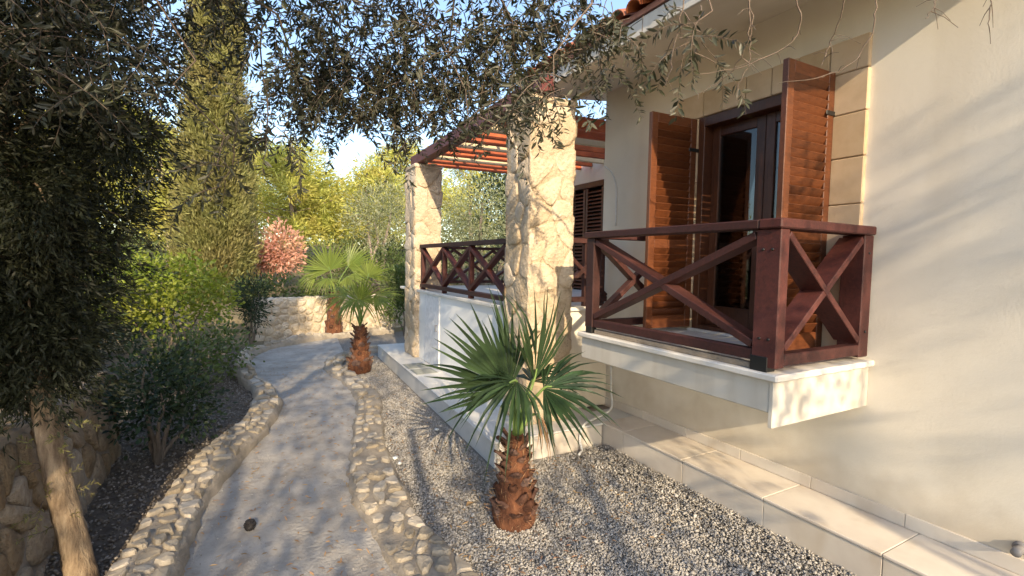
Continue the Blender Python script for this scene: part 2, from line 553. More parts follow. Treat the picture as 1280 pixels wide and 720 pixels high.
def cells(w, h, size, jit=.38, aspect=1.25):
    rows = max(1, round(h / size))
    seeds = []
    for r in range(rows):
        cols = max(1, round(w / (size * aspect * random.uniform(.8, 1.25))))
        for c in range(cols):
            seeds.append(((c + .5 + random.uniform(-jit, jit)) * w / cols, (r + .5 + random.uniform(-jit, jit)) * h / rows))
    out = []
    for i, s in enumerate(seeds):
        poly = [(0, 0), (w, 0), (w, h), (0, h)]
        near = sorted((j for j in range(len(seeds)) if j != i), key=lambda j: (seeds[j][0] - s[0]) ** 2 + (seeds[j][1] - s[1]) ** 2)[:14]
        for j in near:
            q = seeds[j]
            poly = clip(poly, (s[0] + q[0]) / 2, (s[1] + q[1]) / 2, q[0] - s[0], q[1] - s[1])
            if len(poly) < 3: break
        if len(poly) >= 3: out.append(poly)
    return out

def chaikin(p):
    o = []
    for i in range(len(p)):
        a, b = p[i], p[(i + 1) % len(p)]
        o.append((a[0] * .78 + b[0] * .22, a[1] * .78 + b[1] * .22))
        o.append((a[0] * .22 + b[0] * .78, a[1] * .22 + b[1] * .78))
    return o

def rubble(parent, O, U, V, w, h, size, depth, mat, joint=.014, jit=.36, aspect=1.25, name='stone', bury=.02, warp=None):
    O, U, V = Vector(O), Vector(U).normalized(), Vector(V).normalized()
    Nn = U.cross(V)
    for poly in cells(w, h, size, jit, aspect):
        cx = sum(p[0] for p in poly) / len(poly)
        cy = sum(p[1] for p in poly) / len(poly)
        pp = []
        for p in poly:
            dx, dy = p[0] - cx, p[1] - cy
            l = math.hypot(dx, dy) + 1e-6
            k = max(.3, 1 - joint * random.uniform(.6, 1.9) / l)
            pp.append((dx * k, dy * k))
        pp = chaikin(pp)
        n = len(pp)
        dz = depth * random.uniform(.55, 1.25)
        tx, ty = random.uniform(-.12, .12), random.uniform(-.12, .12)
        vs = []
        for sc_, zz in ((1.0, -bury), (.985, dz * .45), (.86, dz * .92)):
            for (x, y) in pp:
                g = random.uniform(.97, 1.03)
                vs.append(U * (x * sc_ * g) + V * (y * sc_ * g) + Nn * (zz + (x * tx + y * ty if zz > 0 else 0) + (random.uniform(-.15, .15) * dz if zz > 0 else 0)))
        vs.append(Nn * (dz * random.uniform(.95, 1.2)))
        fs = []
        for r in range(2):
            for k in range(n):
                k2 = (k + 1) % n
                fs.append((r * n + k, r * n + k2, (r + 1) * n + k2, (r + 1) * n + k))
        for k in range(n):
            fs.append((2 * n + k, 2 * n + (k + 1) % n, 3 * n))
        link(name, mesh(vs, fs, True), mat, parent, O + U * cx + V * cy)

def pebble_mesh(seed, flat=.45):
    r = random.Random(seed)
    bm = bmesh.new()
    bmesh.ops.create_icosphere(bm, subdivisions=1, radius=1)
    for v in bm.verts:
        g = r.uniform(.78, 1.15)
        v.co = Vector((v.co.x * g, v.co.y * g * .8, v.co.z * flat * r.uniform(.8, 1.15)))
    # angular, broken field stones
    for v in bm.verts:
        v.co.z = min(v.co.z, flat * .62)
    me = bpy.data.meshes.new('pebble')
    bm.to_mesh(me)
    bm.free()
    me.polygons.foreach_set('use_smooth', [True] * len(me.polygons))
    return me

def interp_poly(pts, y):
    for a, b in zip(pts, pts[1:]):
        if a[1] <= y <= b[1]:
            t = (y - a[1]) / (b[1] - a[1])
            return a[0] + (b[0] - a[0]) * t
    return pts[0][0] if y < pts[0][1] else pts[-1][0]

# ================================================================== SETTING
# terrain: one sheet to the horizon, raised behind the stone wall on the left
LK = [(-.75, 1.2), (-.66, 2.5), (-.57, 3.6), (-.5, 4.35), (-.33, 5.05), (0, 6.1), (.18, 7.0), (.14, 7.9), (-.04, 8.7), (-.12, 10.2), (.2, 11.4), (.95, 12.15), (1.9, 12.6), (3.4, 13.0)]
RK = [(1.15, 1.0), (1.1, 1.9), (1.0, 2.8), (.94, 3.4), (.94, 4.1), (1.05, 4.9), (1.3, 6.1), (1.47, 7.0), (1.4, 8.1), (1.32, 9.2), (1.7, 10.2), (2.5, 10.6)]

def terrain_z(x, y):
    z = -.03
    # bank behind the left wall
    k = min(1, max(0, (-1.45 - x) / .5))
    z += .62 * k * min(1, max(0, (9.5 - y) / 2.5)) if y > 2 else .62 * k
    # land rises slowly beyond the back wall and to the far left
    d = max(0, y - 13.6)
    z += min(3.0, d * .085)
    if y > 13.4: z += .45 * min(1, (y - 13.4) / .4)
    d2 = max(0, -4 - x)
    z += min(2.0, d2 * .05)
    return z

xs = np.concatenate([[-400, -200, -100, -50, -30, -20, -14, -10, -8, -6, -5, -4], np.arange(-3.2, 7.01, .2), [8, 10, 14, 20, 30, 50, 100, 200, 400]])
ys = np.concatenate([[-400, -200, -100, -50, -30, -20, -12, -8, -5, -3, -1], np.arange(0, 16.01, .25), [17, 18, 20, 23, 27, 32, 40, 50, 70, 100, 200, 400]])
gv = np.array([[x, y, terrain_z(x, y) + (random.uniform(-.03, .03) if (x < -1.6 or y > 13.6) else 0)] for y in ys for x in xs])
nx = len(xs)
gf = np.array([[j * nx + i, j * nx + i + 1, (j + 1) * nx + i + 1, (j + 1) * nx + i] for j in range(len(ys) - 1) for i in range(nx - 1)])
tag(link('ground', np_mesh(gv, gf, True), 'ground'), 'dry brown earth of the garden beyond the path and beds', 'ground', kind='structure')

# path: worn pale concrete and sand
pl = [(-.6, -3)] + LK[:-1]
pr = [(1.15, -3)] + RK[:-1]
lc = curve_pts([(x, y, 0) for x, y in pl], 8)
rc = curve_pts([(x, y, 0) for x, y in pr], 8)
def resample(pts, n):
    L = [0]
    for a, b in zip(pts, pts[1:]): L.append(L[-1] + (b - a).length)
    out = []
    for k in range(n):
        s = L[-1] * k / (n - 1)
        i = max(j for j in range(len(L)) if L[j] <= s + 1e-9)
        i = min(i, len(pts) - 2)
        t = (s - L[i]) / max(1e-9, L[i + 1] - L[i])
        out.append(pts[i].lerp(pts[i + 1], t))
    return out
NR = 110
A, B = resample(lc, NR), resample(rc, NR)
NCc = 14
pv, pf = [], []
for i in range(NR):
    for k in range(NCc):
        t = k / (NCc - 1)
        p = A[i].lerp(B[i], t)
        z = .004 + .012 * math.sin(p.x * 3.1 + p.y * 1.7) * math.sin(p.y * 2.3 - p.x) + random.uniform(-.004, .004) + .014
        pv.append((p.x, p.y, z))
for i in range(NR - 1):
    for k in range(NCc - 1):
        pf.append((i * NCc + k, i * NCc + k + 1, (i + 1) * NCc + k + 1, (i + 1) * NCc + k))
path = tag(link('path', mesh(pv, pf, True), 'path'), 'pale worn concrete garden path curving away between stone kerbs', 'path', kind='structure')

# beds
def sheet(name, poly_l, poly_r, z, mat, n=60, cols=10, bumpz=.01):
    a = resample(curve_pts([(x, y, 0) for x, y in poly_l], 6), n)
    b = resample(curve_pts([(x, y, 0) for x, y in poly_r], 6), n)
    v, f = [], []
    for i in range(n):
        for k in range(cols):
            p = a[i].lerp(b[i], k / (cols - 1))
            v.append((p.x, p.y, z + random.uniform(-bumpz, bumpz)))
    for i in range(n - 1):
        for k in range(cols - 1):
            f.append((i * cols + k, i * cols + k + 1, (i + 1) * cols + k + 1, (i + 1) * cols + k))
    return link(name, mesh(v, f, True), mat)

GL = [(x, y) for x, y in RK[:9]] + [(1.35, 9.2), (1.7, 10.2)]
GR = [(3.5, 1.0), (3.5, 2), (3.5, 3), (3.4, 4.0), (2.12, 4.1), (2.14, 5), (2.2, 6.1), (2.24, 7), (2.28, 8.2), (2.33, 9.2), (2.36, 10.2)]
gb = tag(link('gravel_bed', mesh([(.9, -3, -.008), (3.6, -3, -.008), (3.6, 4.15, -.008), (2.4, 4.15, -.008), (2.6, 10.0, -.008), (4.8, 10.0, -.008), (4.8, 13.4, -.008), (.9, 12.6, -.008), (1.2, 10.4, -.008), (1.2, 6, -.008), (.9, 4.2, -.008)],
         [(0, 1, 2, 3, 10), (10, 3, 4, 8, 9), (4, 5, 6, 7, 8)]), 'gravelbase'), 'gravel bed between the path kerb and the house', 'gravel bed', kind='structure')
lb = tag(link('planting_bed', mesh([(-1.6, 1, -.012), (-.5, 1, -.012), (-.2, 5.2, -.012), (.15, 7, -.012), (.05, 9, -.012), (0, 10.6, -.012), (.4, 12, -.012), (-3, 12.6, -.012), (-2, 8, -.012), (-1.5, 6, -.012)],
         [tuple(range(10))]), 'soil'), 'dark soil bed along the stone wall left of the path', 'soil bed', kind='structure')

# loose gravel and litter: real stones, joined
def scatter_stones(name, n, sampler, r0, r1, mat, label, cat, z0):
    pts = np.array([sampler() for _ in range(n)])
    base = np.array([[1, 0, 0], [0, 1, 0], [-1, 0, 0], [0, -1, 0], [0, 0, 1], [0, 0, -1]], float)
    fcs = np.array([[0, 1, 4], [1, 2, 4], [2, 3, 4], [3, 0, 4], [1, 0, 5], [2, 1, 5], [3, 2, 5], [0, 3, 5]])
    sz = rng.uniform(r0, r1, (n, 1, 1)) * rng.uniform(.6, 1.3, (n, 1, 3))
    loc = base[None] * sz * rng.uniform(.7, 1.3, (n, 6, 1))
    an = rng.uniform(0, 6.28, n)
    ti = rng.uniform(-.6, .6, n)
    ca, sa, ct, st = np.cos(an), np.sin(an), np.cos(ti), np.sin(ti)
    x, y, z = loc[..., 0], loc[..., 1], loc[..., 2] * .75
    y, z = y * ct[:, None] - z * st[:, None], y * st[:, None] + z * ct[:, None]
    x, y = x * ca[:, None] - y * sa[:, None], x * sa[:, None] + y * ca[:, None]
    V = np.stack([x + pts[:, 0:1], y + pts[:, 1:2], z + pts[:, 2:3] + z0], axis=2).reshape(-1, 3)
    Fq = (fcs[None] + (np.arange(n) * 6)[:, None, None]).reshape(-1, 3)
    return tag(link(name, np_mesh(V, Fq), mat), label, cat, kind='stuff')

def in_gravel():
    while True:
        y = 1.3 + 9.0 * random.random() ** 1.5
        x = random.uniform(.95, 3.42)
        if x < interp_poly(RK, y) + .16: continue
        if y > 4.04 and x > 2.02 + (y - 4.06) * .042: continue
        mound = .05 * max(0, 1 - abs(x - 3.2) / .5) if y < 4 else 0
        return (x, y, mound * random.random() + random.uniform(-.002, .008))
scatter_stones('gravel_chips', 900, in_gravel, .014, .024, 'gravel', 'larger stray chips among the grey gravel by the house', 'gravel', 0)
scatter_stones('gravel', 70000, in_gravel, .005, .0135, 'gravel', 'loose grey and cream gravel chips filling the bed by the house', 'gravel', -.004)

def in_left():
    while True:
        y = random.uniform(2.6, 11.5)
        x = random.uniform(-1.6, .3)
        xl = interp_poly(LK, y) - .14
        if x > xl or (y < 6.2 and x < -1.3): continue
        return (x, y, random.uniform(0, .006))
scatter_stones('leaf_litter', 9000, in_left, .008, .018, 'litter', 'dark chips and litter under the shrubs left of the path', 'litter', -.008)
def on_path():
    y = random.uniform(2.5, 11)
    a, b = interp_poly(LK, y) + .17, interp_poly(RK, y) - .2
    t = random.random()
    return (a + (b - a) * (t * t * .5 if random.random() < .35 else (1 - t * t * .5 if random.random() < .5 else t)), y, 0)
scatter_stones('path_grit', 2600, on_path, .003, .007, 'gravel', 'loose grit scattered over the pale path', 'grit', .02)

# kerbs: mortar bank with stones set in it
PEB = [pebble_mesh(i) for i in range(10)]
for p_ in PEB: p_.materials.append(M['kerbstone'])
def kerb(name, line, width, height, label, steps, drop):
    body_pts = curve_pts([(x, y, 0) for x, y in line], 9)
    body_pts = resample(body_pts, 130)
    prof = [(-.5, -.03), (-.485, .6), (-.4, .92), (-.12, 1.0), (.12, .99), (.4, .9), (.485, .55), (.5, -.03)]
    v, f = [], []
    fr = []
    for i, p in enumerate(body_pts):
        d = (body_pts[min(i + 1, 129)] - body_pts[max(i - 1, 0)]).normalized()
        s = Vector((d.y, -d.x, 0))
        wv = width(p.y) * (1 + .1 * math.sin(i * .55) * math.sin(i * .21 + 1)) * random.uniform(.96, 1.04)
        hf = 1 + .18 * math.sin(i * .37)
        fr.append((p, d, s, wv, hf))
        for a, b in prof:
            q = p + s * (a * wv + random.uniform(-.016, .016))
            v.append((q.x, q.y, b * height * hf + random.uniform(-.009, .009)))
    n = len(prof)
    for i in range(129):
        for k in range(n - 1):
            f.append((i * n + k, (i + 1) * n + k, (i + 1) * n + k + 1, i * n + k + 1))
    kb = tag(link(name, mesh(v, f, True), 'kerbmortar'), label, 'kerb', kind='structure')
    L = [0]
    for a, b in zip(body_pts, body_pts[1:]): L.append(L[-1] + (b - a).length)
    def at(sv, a):
        sv = max(0, min(L[-1] - 1e-4, sv))
        i = max(j for j in range(130) if L[j] <= sv)
        i = min(i, 128)
        t = (sv - L[i]) / (L[i + 1] - L[i])
        p, d, sd, wv, hf_ = fr[i]
        hf_ = hf_ * (1 - t) + fr[i + 1][4] * t
        wv = wv * (1 - t) + fr[i + 1][3] * t
        sd2 = sd.lerp(fr[i + 1][2], t)
        q = p.lerp(fr[i + 1][0], t) + sd2 * (a * wv)
        zz = float(np.interp(a, [u[0] for u in prof], [u[1] for u in prof])) * height * hf_
        return Vector((q.x, q.y, zz))
    s_near = min(L[i] for i in range(130) if body_pts[i].y > 2.3)
    s_mid = min(L[i] for i in range(130) if body_pts[i].y > 6.8)
    for sa, sb, size in ((s_near, s_mid, steps), (s_mid, L[-1], steps * 1.7)):
        for poly in cells(sb - sa, .4, size, .46, 1.15):
            if random.random() < drop: continue
            cx = sum(p[0] for p in poly) / len(poly)
            cy = sum(p[1] for p in poly) / len(poly)
            kk = random.uniform(.62, .9)
            pp = chaikin([((p[0] - cx) * kk, (p[1] - cy) * kk) for p in poly])
            c = at(sa + cx, (cy - .2) / .4 * .92)
            pr_ = size * random.uniform(.08, .26) + .004
            n2 = len(pp)
            vs_ = []
            for sc_, up in ((1.0, -.02), (.97, pr_ * .55), (.8, pr_)):
                for (x, y) in pp:
                    g = random.uniform(.95, 1.05)
                    q = at(sa + cx + x * sc_ * g, max(-.5, min(.5, (cy + y * sc_ * g - .2) / .4 * .92)))
                    vs_.append(q - c + Vector((0, 0, up + (random.uniform(-.2, .2) * pr_ if up > 0 else 0))))
            vs_.append(Vector((0, 0, pr_ * random.uniform(.9, 1.15))))
            fs_ = []
            for r in range(2):
                for k in range(n2):
                    k2 = (k + 1) % n2
                    fs_.append((r * n2 + k, r * n2 + k2, (r + 1) * n2 + k2, (r + 1) * n2 + k)[::-1])
            for k in range(n2): fs_.append((2 * n2 + (k + 1) % n2, 2 * n2 + k, 3 * n2))
            link('stone', mesh(vs_, fs_, False), 'kerbstone', kb, c)
    return kb
kerb('kerb', LK, lambda y: .36 if y < 7 else .26, .14, 'raised kerb of yellowish field stones along the left side of the path', .12, .04)
kerb('kerb', RK, lambda y: .42 if y < 5 else .34, .06, 'flat kerb of pale field stones in mortar between path and gravel', .12, .22)

# ================================================================== HOUSE
WX, YC = 3.875, 4.75
house = empty('house', (WX, 2.5, 0), 'cream plastered house with roof eave and stone-framed balcony door', 'house')
DY0, DY1, DZ0, DZ1 = 2.07, 3.32, 1.36, 3.42       # door opening
def wall_part(lo, hi): return box('wall', lo, hi, 'plaster', house, 0)
TH = .25
wall_part((WX, -3, 0), (WX + TH, DY0, 4.14))
wall_part((WX, DY1, 0), (WX + TH, YC, 4.14))
wall_part((WX, DY0, 0), (WX + TH, DY1, DZ0))
wall_part((WX, DY0, DZ1), (WX + TH, DY1, 4.14))
# return wall of the house corner, recessed terrace wall
wall_part((WX + TH, YC - TH, 0), (5.6, YC, 4.14))
for a, b, c, d in ((YC, 6.75, 0, 4.0), (8.05, 9.6, 0, 4.0), (6.75, 8.05, 3.5, 4.0), (6.75, 8.05, 0, 1.45)):
    wall_part((5.6, a, c), (5.85, b, d))
wall_part((WX, -3.25, 0), (9, -3, 4.14))
# dark room behind the balcony door
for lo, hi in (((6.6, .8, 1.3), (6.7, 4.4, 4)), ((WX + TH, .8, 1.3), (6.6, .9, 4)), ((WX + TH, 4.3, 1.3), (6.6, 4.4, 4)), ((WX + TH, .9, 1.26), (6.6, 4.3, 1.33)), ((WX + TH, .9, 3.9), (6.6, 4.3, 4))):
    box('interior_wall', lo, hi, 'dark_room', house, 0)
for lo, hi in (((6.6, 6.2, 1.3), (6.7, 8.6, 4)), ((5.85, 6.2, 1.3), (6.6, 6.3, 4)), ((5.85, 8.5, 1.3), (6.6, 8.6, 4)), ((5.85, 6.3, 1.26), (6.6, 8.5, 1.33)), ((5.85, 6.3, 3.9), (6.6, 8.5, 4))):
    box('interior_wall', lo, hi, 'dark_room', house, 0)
# stone surround of the balcony door: lintel blocks and jamb blocks
JW = .225
sur = empty('door_surround', (0, 0, 0)); sur.parent = house; sur.location = Vector((WX, 2.7, 2.4)) - house.location
ly = [DY0 - JW, DY0 + .04, DY0 + .28, DY0 + .5, DY0 + .74, DY0 + .98, DY0 + 1.19, DY1 + JW + .08]
for a, b in zip(ly, ly[1:]):
    box('block', (WX - .032 - random.uniform(0, .006), a + .003, DZ1 + .002), (WX + .01, b - .003, 3.655), 'ashlar', sur, .006)
for (a, b) in ((DY0 - JW, DY0), (DY1, DY1 + JW + .08)):
    zs = [1.36, 1.72, 2.08, 2.46, 2.8, 3.12, DZ1]
    for z0, z1 in zip(zs, zs[1:]):
        box('block', (WX - .032 - random.uniform(0, .006), a, z0 + .003), (WX + .01, b, z1 - .003), 'ashlar', sur, .006)
# door recess lining
dr = empty('door', (0, 0, 0)); dr.parent = house; dr.location = Vector((WX, 2.7, 1.4)) - house.location
fx0, fx1 = WX - .012, WX + .17
box('frame', (fx0, DY0, DZ0), (fx1, DY0 + .07, DZ1), 'doorwood', dr)
box('frame', (fx0, DY1 - .07, DZ0), (fx1, DY1, DZ1), 'doorwood', dr)
box('frame', (fx0, DY0 + .07, DZ1 - .09), (fx1, DY1 - .07, DZ1), 'doorwood', dr)
box('frame', (fx0, DY0 + .07, DZ0), (fx1, DY1 - .07, DZ0 + .05), 'doorwood', dr)
mid = (DY0 + DY1) / 2
for a, b in ((DY0 + .072, mid - .002), (mid + .002, DY1 - .072)):
    x0, x1 = WX + .105, fx1 - .012
    box('stile', (x0, a, DZ0 + .052), (x1, a + .085, DZ1 - .092), 'doorwood', dr)
    box('stile', (x0, b - .085, DZ0 + .052), (x1, b, DZ1 - .092), 'doorwood', dr)
    box('rail', (x0, a + .085, DZ1 - .185), (x1, b - .085, DZ1 - .092), 'doorwood', dr)
    box('rail', (x0, a + .085, DZ0 + .052), (x1, b - .085, DZ0 + .24), 'doorwood', dr)
    box('pane', (x0 + .018, a + .083, DZ0 + .238), (x0 + .026, b - .083, DZ1 - .183), 'glass', dr, 0)
tube('handle', [(WX + .106, mid + .05, 2.38), (WX + .06, mid + .05, 2.38), (WX + .055, mid + .06, 2.38), (WX + .055, mid + .16, 2.375)], .009, 'black_metal', dr, 6)
box('sill', (WX - .05, DY0 - .02, 1.347), (fx0 - .002, DY1 + .02, 1.372), 'marble', dr)

# louvred shutters standing open at right angles to the wall
def shutter(hx, hy, length, z0, z1, ang, th, label):
    """Leaf hinged at (hx,hy), pointing out along -X turned by ang."""
    sh = empty('shutter', (0, 0, 0)); sh.parent = house
    sh.location = Vector((hx, hy, z0)) - house.location
    sh['label'] = label
    d = Vector((-math.cos(ang), math.sin(ang), 0))
    nrm = Vector((d.y, -d.x, 0))
    O = Vector((hx, hy, 0))
    def P(u, z, n=0): return O + d * u + Vector((0, 0, z)) + nrm * n
    sw = .075
    beam('stile', P(sw / 2, z0), P(sw / 2, z1), sw, th, 'shutterwood', sh, nrm)
    beam('stile', P(length - sw / 2, z0), P(length - sw / 2, z1), sw, th, 'shutterwood', sh, nrm)
    zm = z0 + (z1 - z0) * .40
    for za, zb in ((z0, z0 + .12), (zm - .04, zm + .04), (z1 - .09, z1)):
        beam('rail', P(sw, (za + zb) / 2), P(length - sw, (za + zb) / 2), zb - za, th * .92, 'shutterwood', sh, nrm)
    for za, zb in ((z0 + .12, zm - .04), (zm + .04, z1 - .09)):
        n = round((zb - za) / .066)
        for k in range(n):
            zc = za + (k + .5) * (zb - za) / n
            sd = (nrm * math.cos(1.0) + Vector((0, 0, 1)) * math.sin(1.0) * -1)
            beam('slat', P(sw - .004, zc), P(length - sw + .004, zc), .012, .088, 'shutterwood', sh, sd, .002)
    for zz in (z0 + .3, z1 - .3):
        beam('hinge', P(-.03, zz), P(.1, zz), .035, .008, 'black_metal', sh, nrm).location += nrm * (th / 2 + .003) * -1
    return sh
shutter(WX - .035, DY0 + .015, .56, 1.385, 3.44, .02, .045, 'right louvred shutter leaf, sunlit slats')
shutter(WX - .035, DY1 + .02, .56, 1.385, 3.41, .06, .045, 'left louvred shutter leaf in shade')

# terrace door (recessed wall) with louvred leaves, seen past the pillar
td = empty('terrace_door', (0, 0, 0)); td.parent = house; td.location = Vector((5.6, 7.4, 1.5)) - house.location
for a, b in ((6.75, 6.86), (7.94, 8.05)):
    box('frame', (5.58, a, 1.45), (5.68, b, 3.5), 'doorwood', td)
box('frame', (5.58, 6.86, 3.4), (5.68, 7.94, 3.5), 'doorwood', td)
for a, b in ((6.87, 7.39), (7.41, 7.93)):
    box('stile', (5.6, a, 1.46), (5.65, a + .06, 3.39), 'shutterwood', td)
    box('stile', (5.6, b - .06, 1.46), (5.65, b, 3.39), 'shutterwood', td)
    for k in range(27):
        z = 1.52 + k * .069
        beam('slat', (5.62, a + .06, z), (5.62, b - .06, z), .012, .055, 'shutterwood', td, (.78, 0, .62), .002)
for a, b in ((6.55, 6.75), (8.05, 8.25)):
    for z0 in (1.5, 1.85, 2.2, 2.55, 2.9, 3.2):
        box('block', (5.565, a, z0), (5.61, b, z0 + .295), 'ashlar', td, .006)

# skirting tiles on the wall above the ledge
y = -1.0
while y < YC:
    y2 = min(YC, y + .62)
    box('skirting_tile', (WX - .014, y + .0015, .252), (WX + .01, y2 - .0015, .345), 'tile', house, .003)
    y = y2

# eave: soffit, fascia, tiled roof
Y0R, Y1R, XE = .5, 5.05, 2.95
def sloped(name, pts_lo, thick, mat, parent):
    v = [Vector(p) for p in pts_lo]
    v += [p + Vector((0, 0, thick)) for p in v]
    c = sum(v, Vector()) / 8
    return link(name, bevel_mesh([p - c for p in v], BOXF, .003), mat, parent, c)
sloped('soffit', [(XE, Y0R, 3.97), (WX + .3, Y0R, 4.12), (WX + .3, Y1R, 4.12), (XE, Y1R, 3.97)], .06, 'plaster', house)
box('fascia', (XE - .03, Y0R - .01, 3.93), (XE - .002, Y1R + .01, 4.07), 'slab_plaster', house)
roof = sloped('roof', [(XE - .03, Y0R, 4.09), (8.5, Y0R, 6.2), (8.5, Y1R, 6.2), (XE - .03, Y1R, 4.09)], .05, 'terracotta', house)
def barrel():
    v, f = [], []
    nseg = 8
    for e, r in ((0, .092), (.46, .078)):
        for k in range(nseg + 1):
            an = math.pi * k / nseg
            for rr in (r, r - .016):
                v.append((e, -math.cos(an) * rr, math.sin(an) * rr * .85))
    st = (nseg + 1) * 2
    for k in range(nseg):
        f += [(k * 2, k * 2 + 2, st + k * 2 + 2, st + k * 2), (k * 2 + 1, st + k * 2 + 1, st + k * 2 + 3, k * 2 + 3), (k * 2, k * 2 + 1, k * 2 + 3, k * 2 + 2)]
    me = mesh(v, f, True)
    me.materials.append(M['terracotta'])
    return me
BAR = barrel()
sl_ang = math.atan2(2.11, 8.5 - XE + .03)
for r in range(4):
    k = 0
    yy = Y0R + .09
    while yy < Y1R:
        o = bpy.data.objects.new('roof_tile', BAR)
        COL.objects.link(o)
        o.parent = roof
        px = XE - .1 + r * .36 * math.cos(sl_ang)
        o.location = Vector((px, yy + random.uniform(-.008, .008), 4.125 + r * .36 * math.sin(sl_ang) + r * .004 + random.uniform(0, .008))) - root_offset(roof)
        o.rotation_euler = (random.uniform(-.04, .04), -sl_ang + random.uniform(-.02, .02), random.uniform(-.02, .02))
        yy += .185
# gable end triangle of the roof
link('gable', mesh([(WX, Y0R + .02, 4.14), (8.5, Y0R + .02, 4.14), (8.5, Y0R + .02, 6.2), (WX, Y0R + .02, 4.42), (WX, Y1R - .1, 4.14), (8.5, Y1R - .1, 4.14), (8.5, Y1R - .1, 6.2), (WX, Y1R - .1, 4.42)], [(0, 1, 2, 3), (7, 6, 5, 4)]), 'plaster', house)
# flat roofed near part of the house
box('parapet', (WX - .02, -3.2, 4.142), (9, Y0R - .02, 4.3), 'slab_plaster', house)

# plinth ledge along the house wall
ledge = empty('plinth_ledge', (3.4, 2, 0), 'low stone-tiled plinth ledge running along the foot of the house wall', 'ledge')
box('core', (3.42, -2.5, -.05), (WX - .001, 4.4, .228), 'mortar', ledge, 0)
y = -2.5
while y < 4.08:
    y2 = min(4.09, y + .78)
    box('tile', (3.395, y + .002, -.05), (3.419, y2 - .002, .225), 'tile', ledge, .003)
    box('cap_slab', (3.385, y + .002, .229), (WX - .002, y2 - .002, .25), 'tile', ledge, .004)
    y = y2

# porch platform
porch = empty('porch_platform', (2.4, 6, 0), 'low pale tiled porch platform under the stone pillars', 'platform')
def porch_x(y): return 2.06 + (y - 4.06) * .0405
v = [(2.085, 4.085, -.05), (WX, 4.085, -.05), (WX, 9.9, -.05), (porch_x(9.9) + .025, 9.9, -.05)]
v += [(a, b, .222) for a, b, c in v]
link('core', bevel_mesh(v, BOXF, 0), 'mortar', porch)
y = 4.06
while y < 9.9:
    y2 = min(9.9, y + .6)
    xa, xb = porch_x(y), porch_x(y2)
    vv = [(xa, y + .002, -.05), (xa + .024, y + .002, -.05), (xb + .024, y2 - .002, -.05), (xb, y2 - .002, -.05)]
    vv += [(a, b, .22) for a, b, c in vv]
    link('riser_tile', bevel_mesh(vv, BOXF, .002), 'porch_tile', porch)
    edges = [0, .5, 1.0, 1.42]
    for e0, e1 in zip(edges, edges[1:]):
        vv = [(xa + e0 - (.012 if e0 == 0 else -.002), y + .002, .223), (xa + e1 - .002, y + .002, .223), (xb + e1 - .002, y2 - .002, .223), (xb + e0 - (.012 if e0 == 0 else -.002), y2 - .002, .223)]
        vv += [(a, b, .243) for a, b, c in vv]
        link('paving_slab', bevel_mesh(vv, BOXF, .003), 'porch_tile', porch)
    y = y2
x = 2.09
while x < 3.38:
    x2 = min(3.38, x + .65)
    box('riser_tile', (x + .002, 4.062, -.05), (x2 - .002, 4.084, .22), 'tile', porch, .002)
    x = x2
box('paving_slab', (3.492, 4.1, .223), (WX - .002, 4.44, .245), 'porch_tile', porch, .003)

# terrace base (white, beige towards the near side) and railing
terr = empty('terrace', (3.2, 6.4, 0), 'raised white walled terrace with crossed red-brown timber railing', 'terrace')
box('base_wall', (2.66, 4.93, .244), (2.86, 8.6, 1.43), 'white_plaster', terr, .004)
box('side_wall', (3.0, 4.60, .246), (WX - .002, 4.748, 1.43), 'plaster', terr, .004)
box('floor', (2.61, 4.92, 1.431), (5.598, 9.4, 1.475), 'marble', terr, .005)
box('floor', (2.9, 4.56, 1.431), (WX - .003, 4.918, 1.475), 'marble', terr, .005)
box('access_door', (2.64, 7.25, .26), (2.663, 7.95, 1.4), 'white_paint', terr, .004)
tube('door_handle', [(2.64, 7.33, .85), (2.61, 7.33, .85), (2.61, 7.33, .95), (2.64, 7.33, .95)], .008, 'grey_plastic', terr, 6)
RXT = 2.70
def xpanel(parent, a, b, z0, z1, deep, thick, mat, nrm):
    """Two crossing boards between the vertical lines a and b (2D points)."""
    a, b = Vector((*a, 0)), Vector((*b, 0))
    zz = Vector((0, 0, 1))
    beam('brace', a + zz * z0, b + zz * z1, thick, deep, mat, parent, nrm)
    beam('brace', a + zz * z1, b + zz * z0, thick, deep - .006, mat, parent, nrm)
beam('top_rail', (RXT, 4.94, 2.24), (RXT, 8.28, 2.24), .06, .11, 'mahogany', terr, (1, 0, 0))
beam('bottom_rail', (RXT, 4.94, 1.55), (RXT, 8.28, 1.55), .06, .09, 'mahogany', terr, (1, 0, 0))
yy = 8.22
while yy > 6.0:
    xpanel(terr, (RXT, yy), (RXT, yy - 1.05), 1.60, 2.19, .085, .05, 'mahogany_red', (1, 0, 0))
    box('post', (RXT - .035, yy - .03, 1.476), (RXT + .035, yy + .03, 2.21), 'mahogany_red', terr)
    yy -= 1.05
xpanel(terr, (RXT, yy), (RXT, 4.95), 1.60, 2.19, .085, .05, 'mahogany_red', (1, 0, 0))
beam('top_rail', (3.14, 4.66, 2.26), (WX - .01, 4.66, 2.26), .06, .1, 'mahogany', terr, (0, 1, 0))
beam('bottom_rail', (3.14, 4.66, 1.56), (WX - .01, 4.66, 1.56), .06, .08, 'mahogany', terr, (0, 1, 0))
xpanel(terr, (3.14, 4.66), (3.86, 4.66), 1.60, 2.22, .075, .05, 'mahogany', (0, 1, 0))
for xx in (3.55, 3.8): box('post', (xx - .03, 4.63, 1.476), (xx + .03, 4.69, 2.23), 'mahogany', terr)
beam('top_rail', (2.75, 9.3, 2.26), (5.5, 9.3, 2.26), .06, .1, 'mahogany', terr, (0, 1, 0))
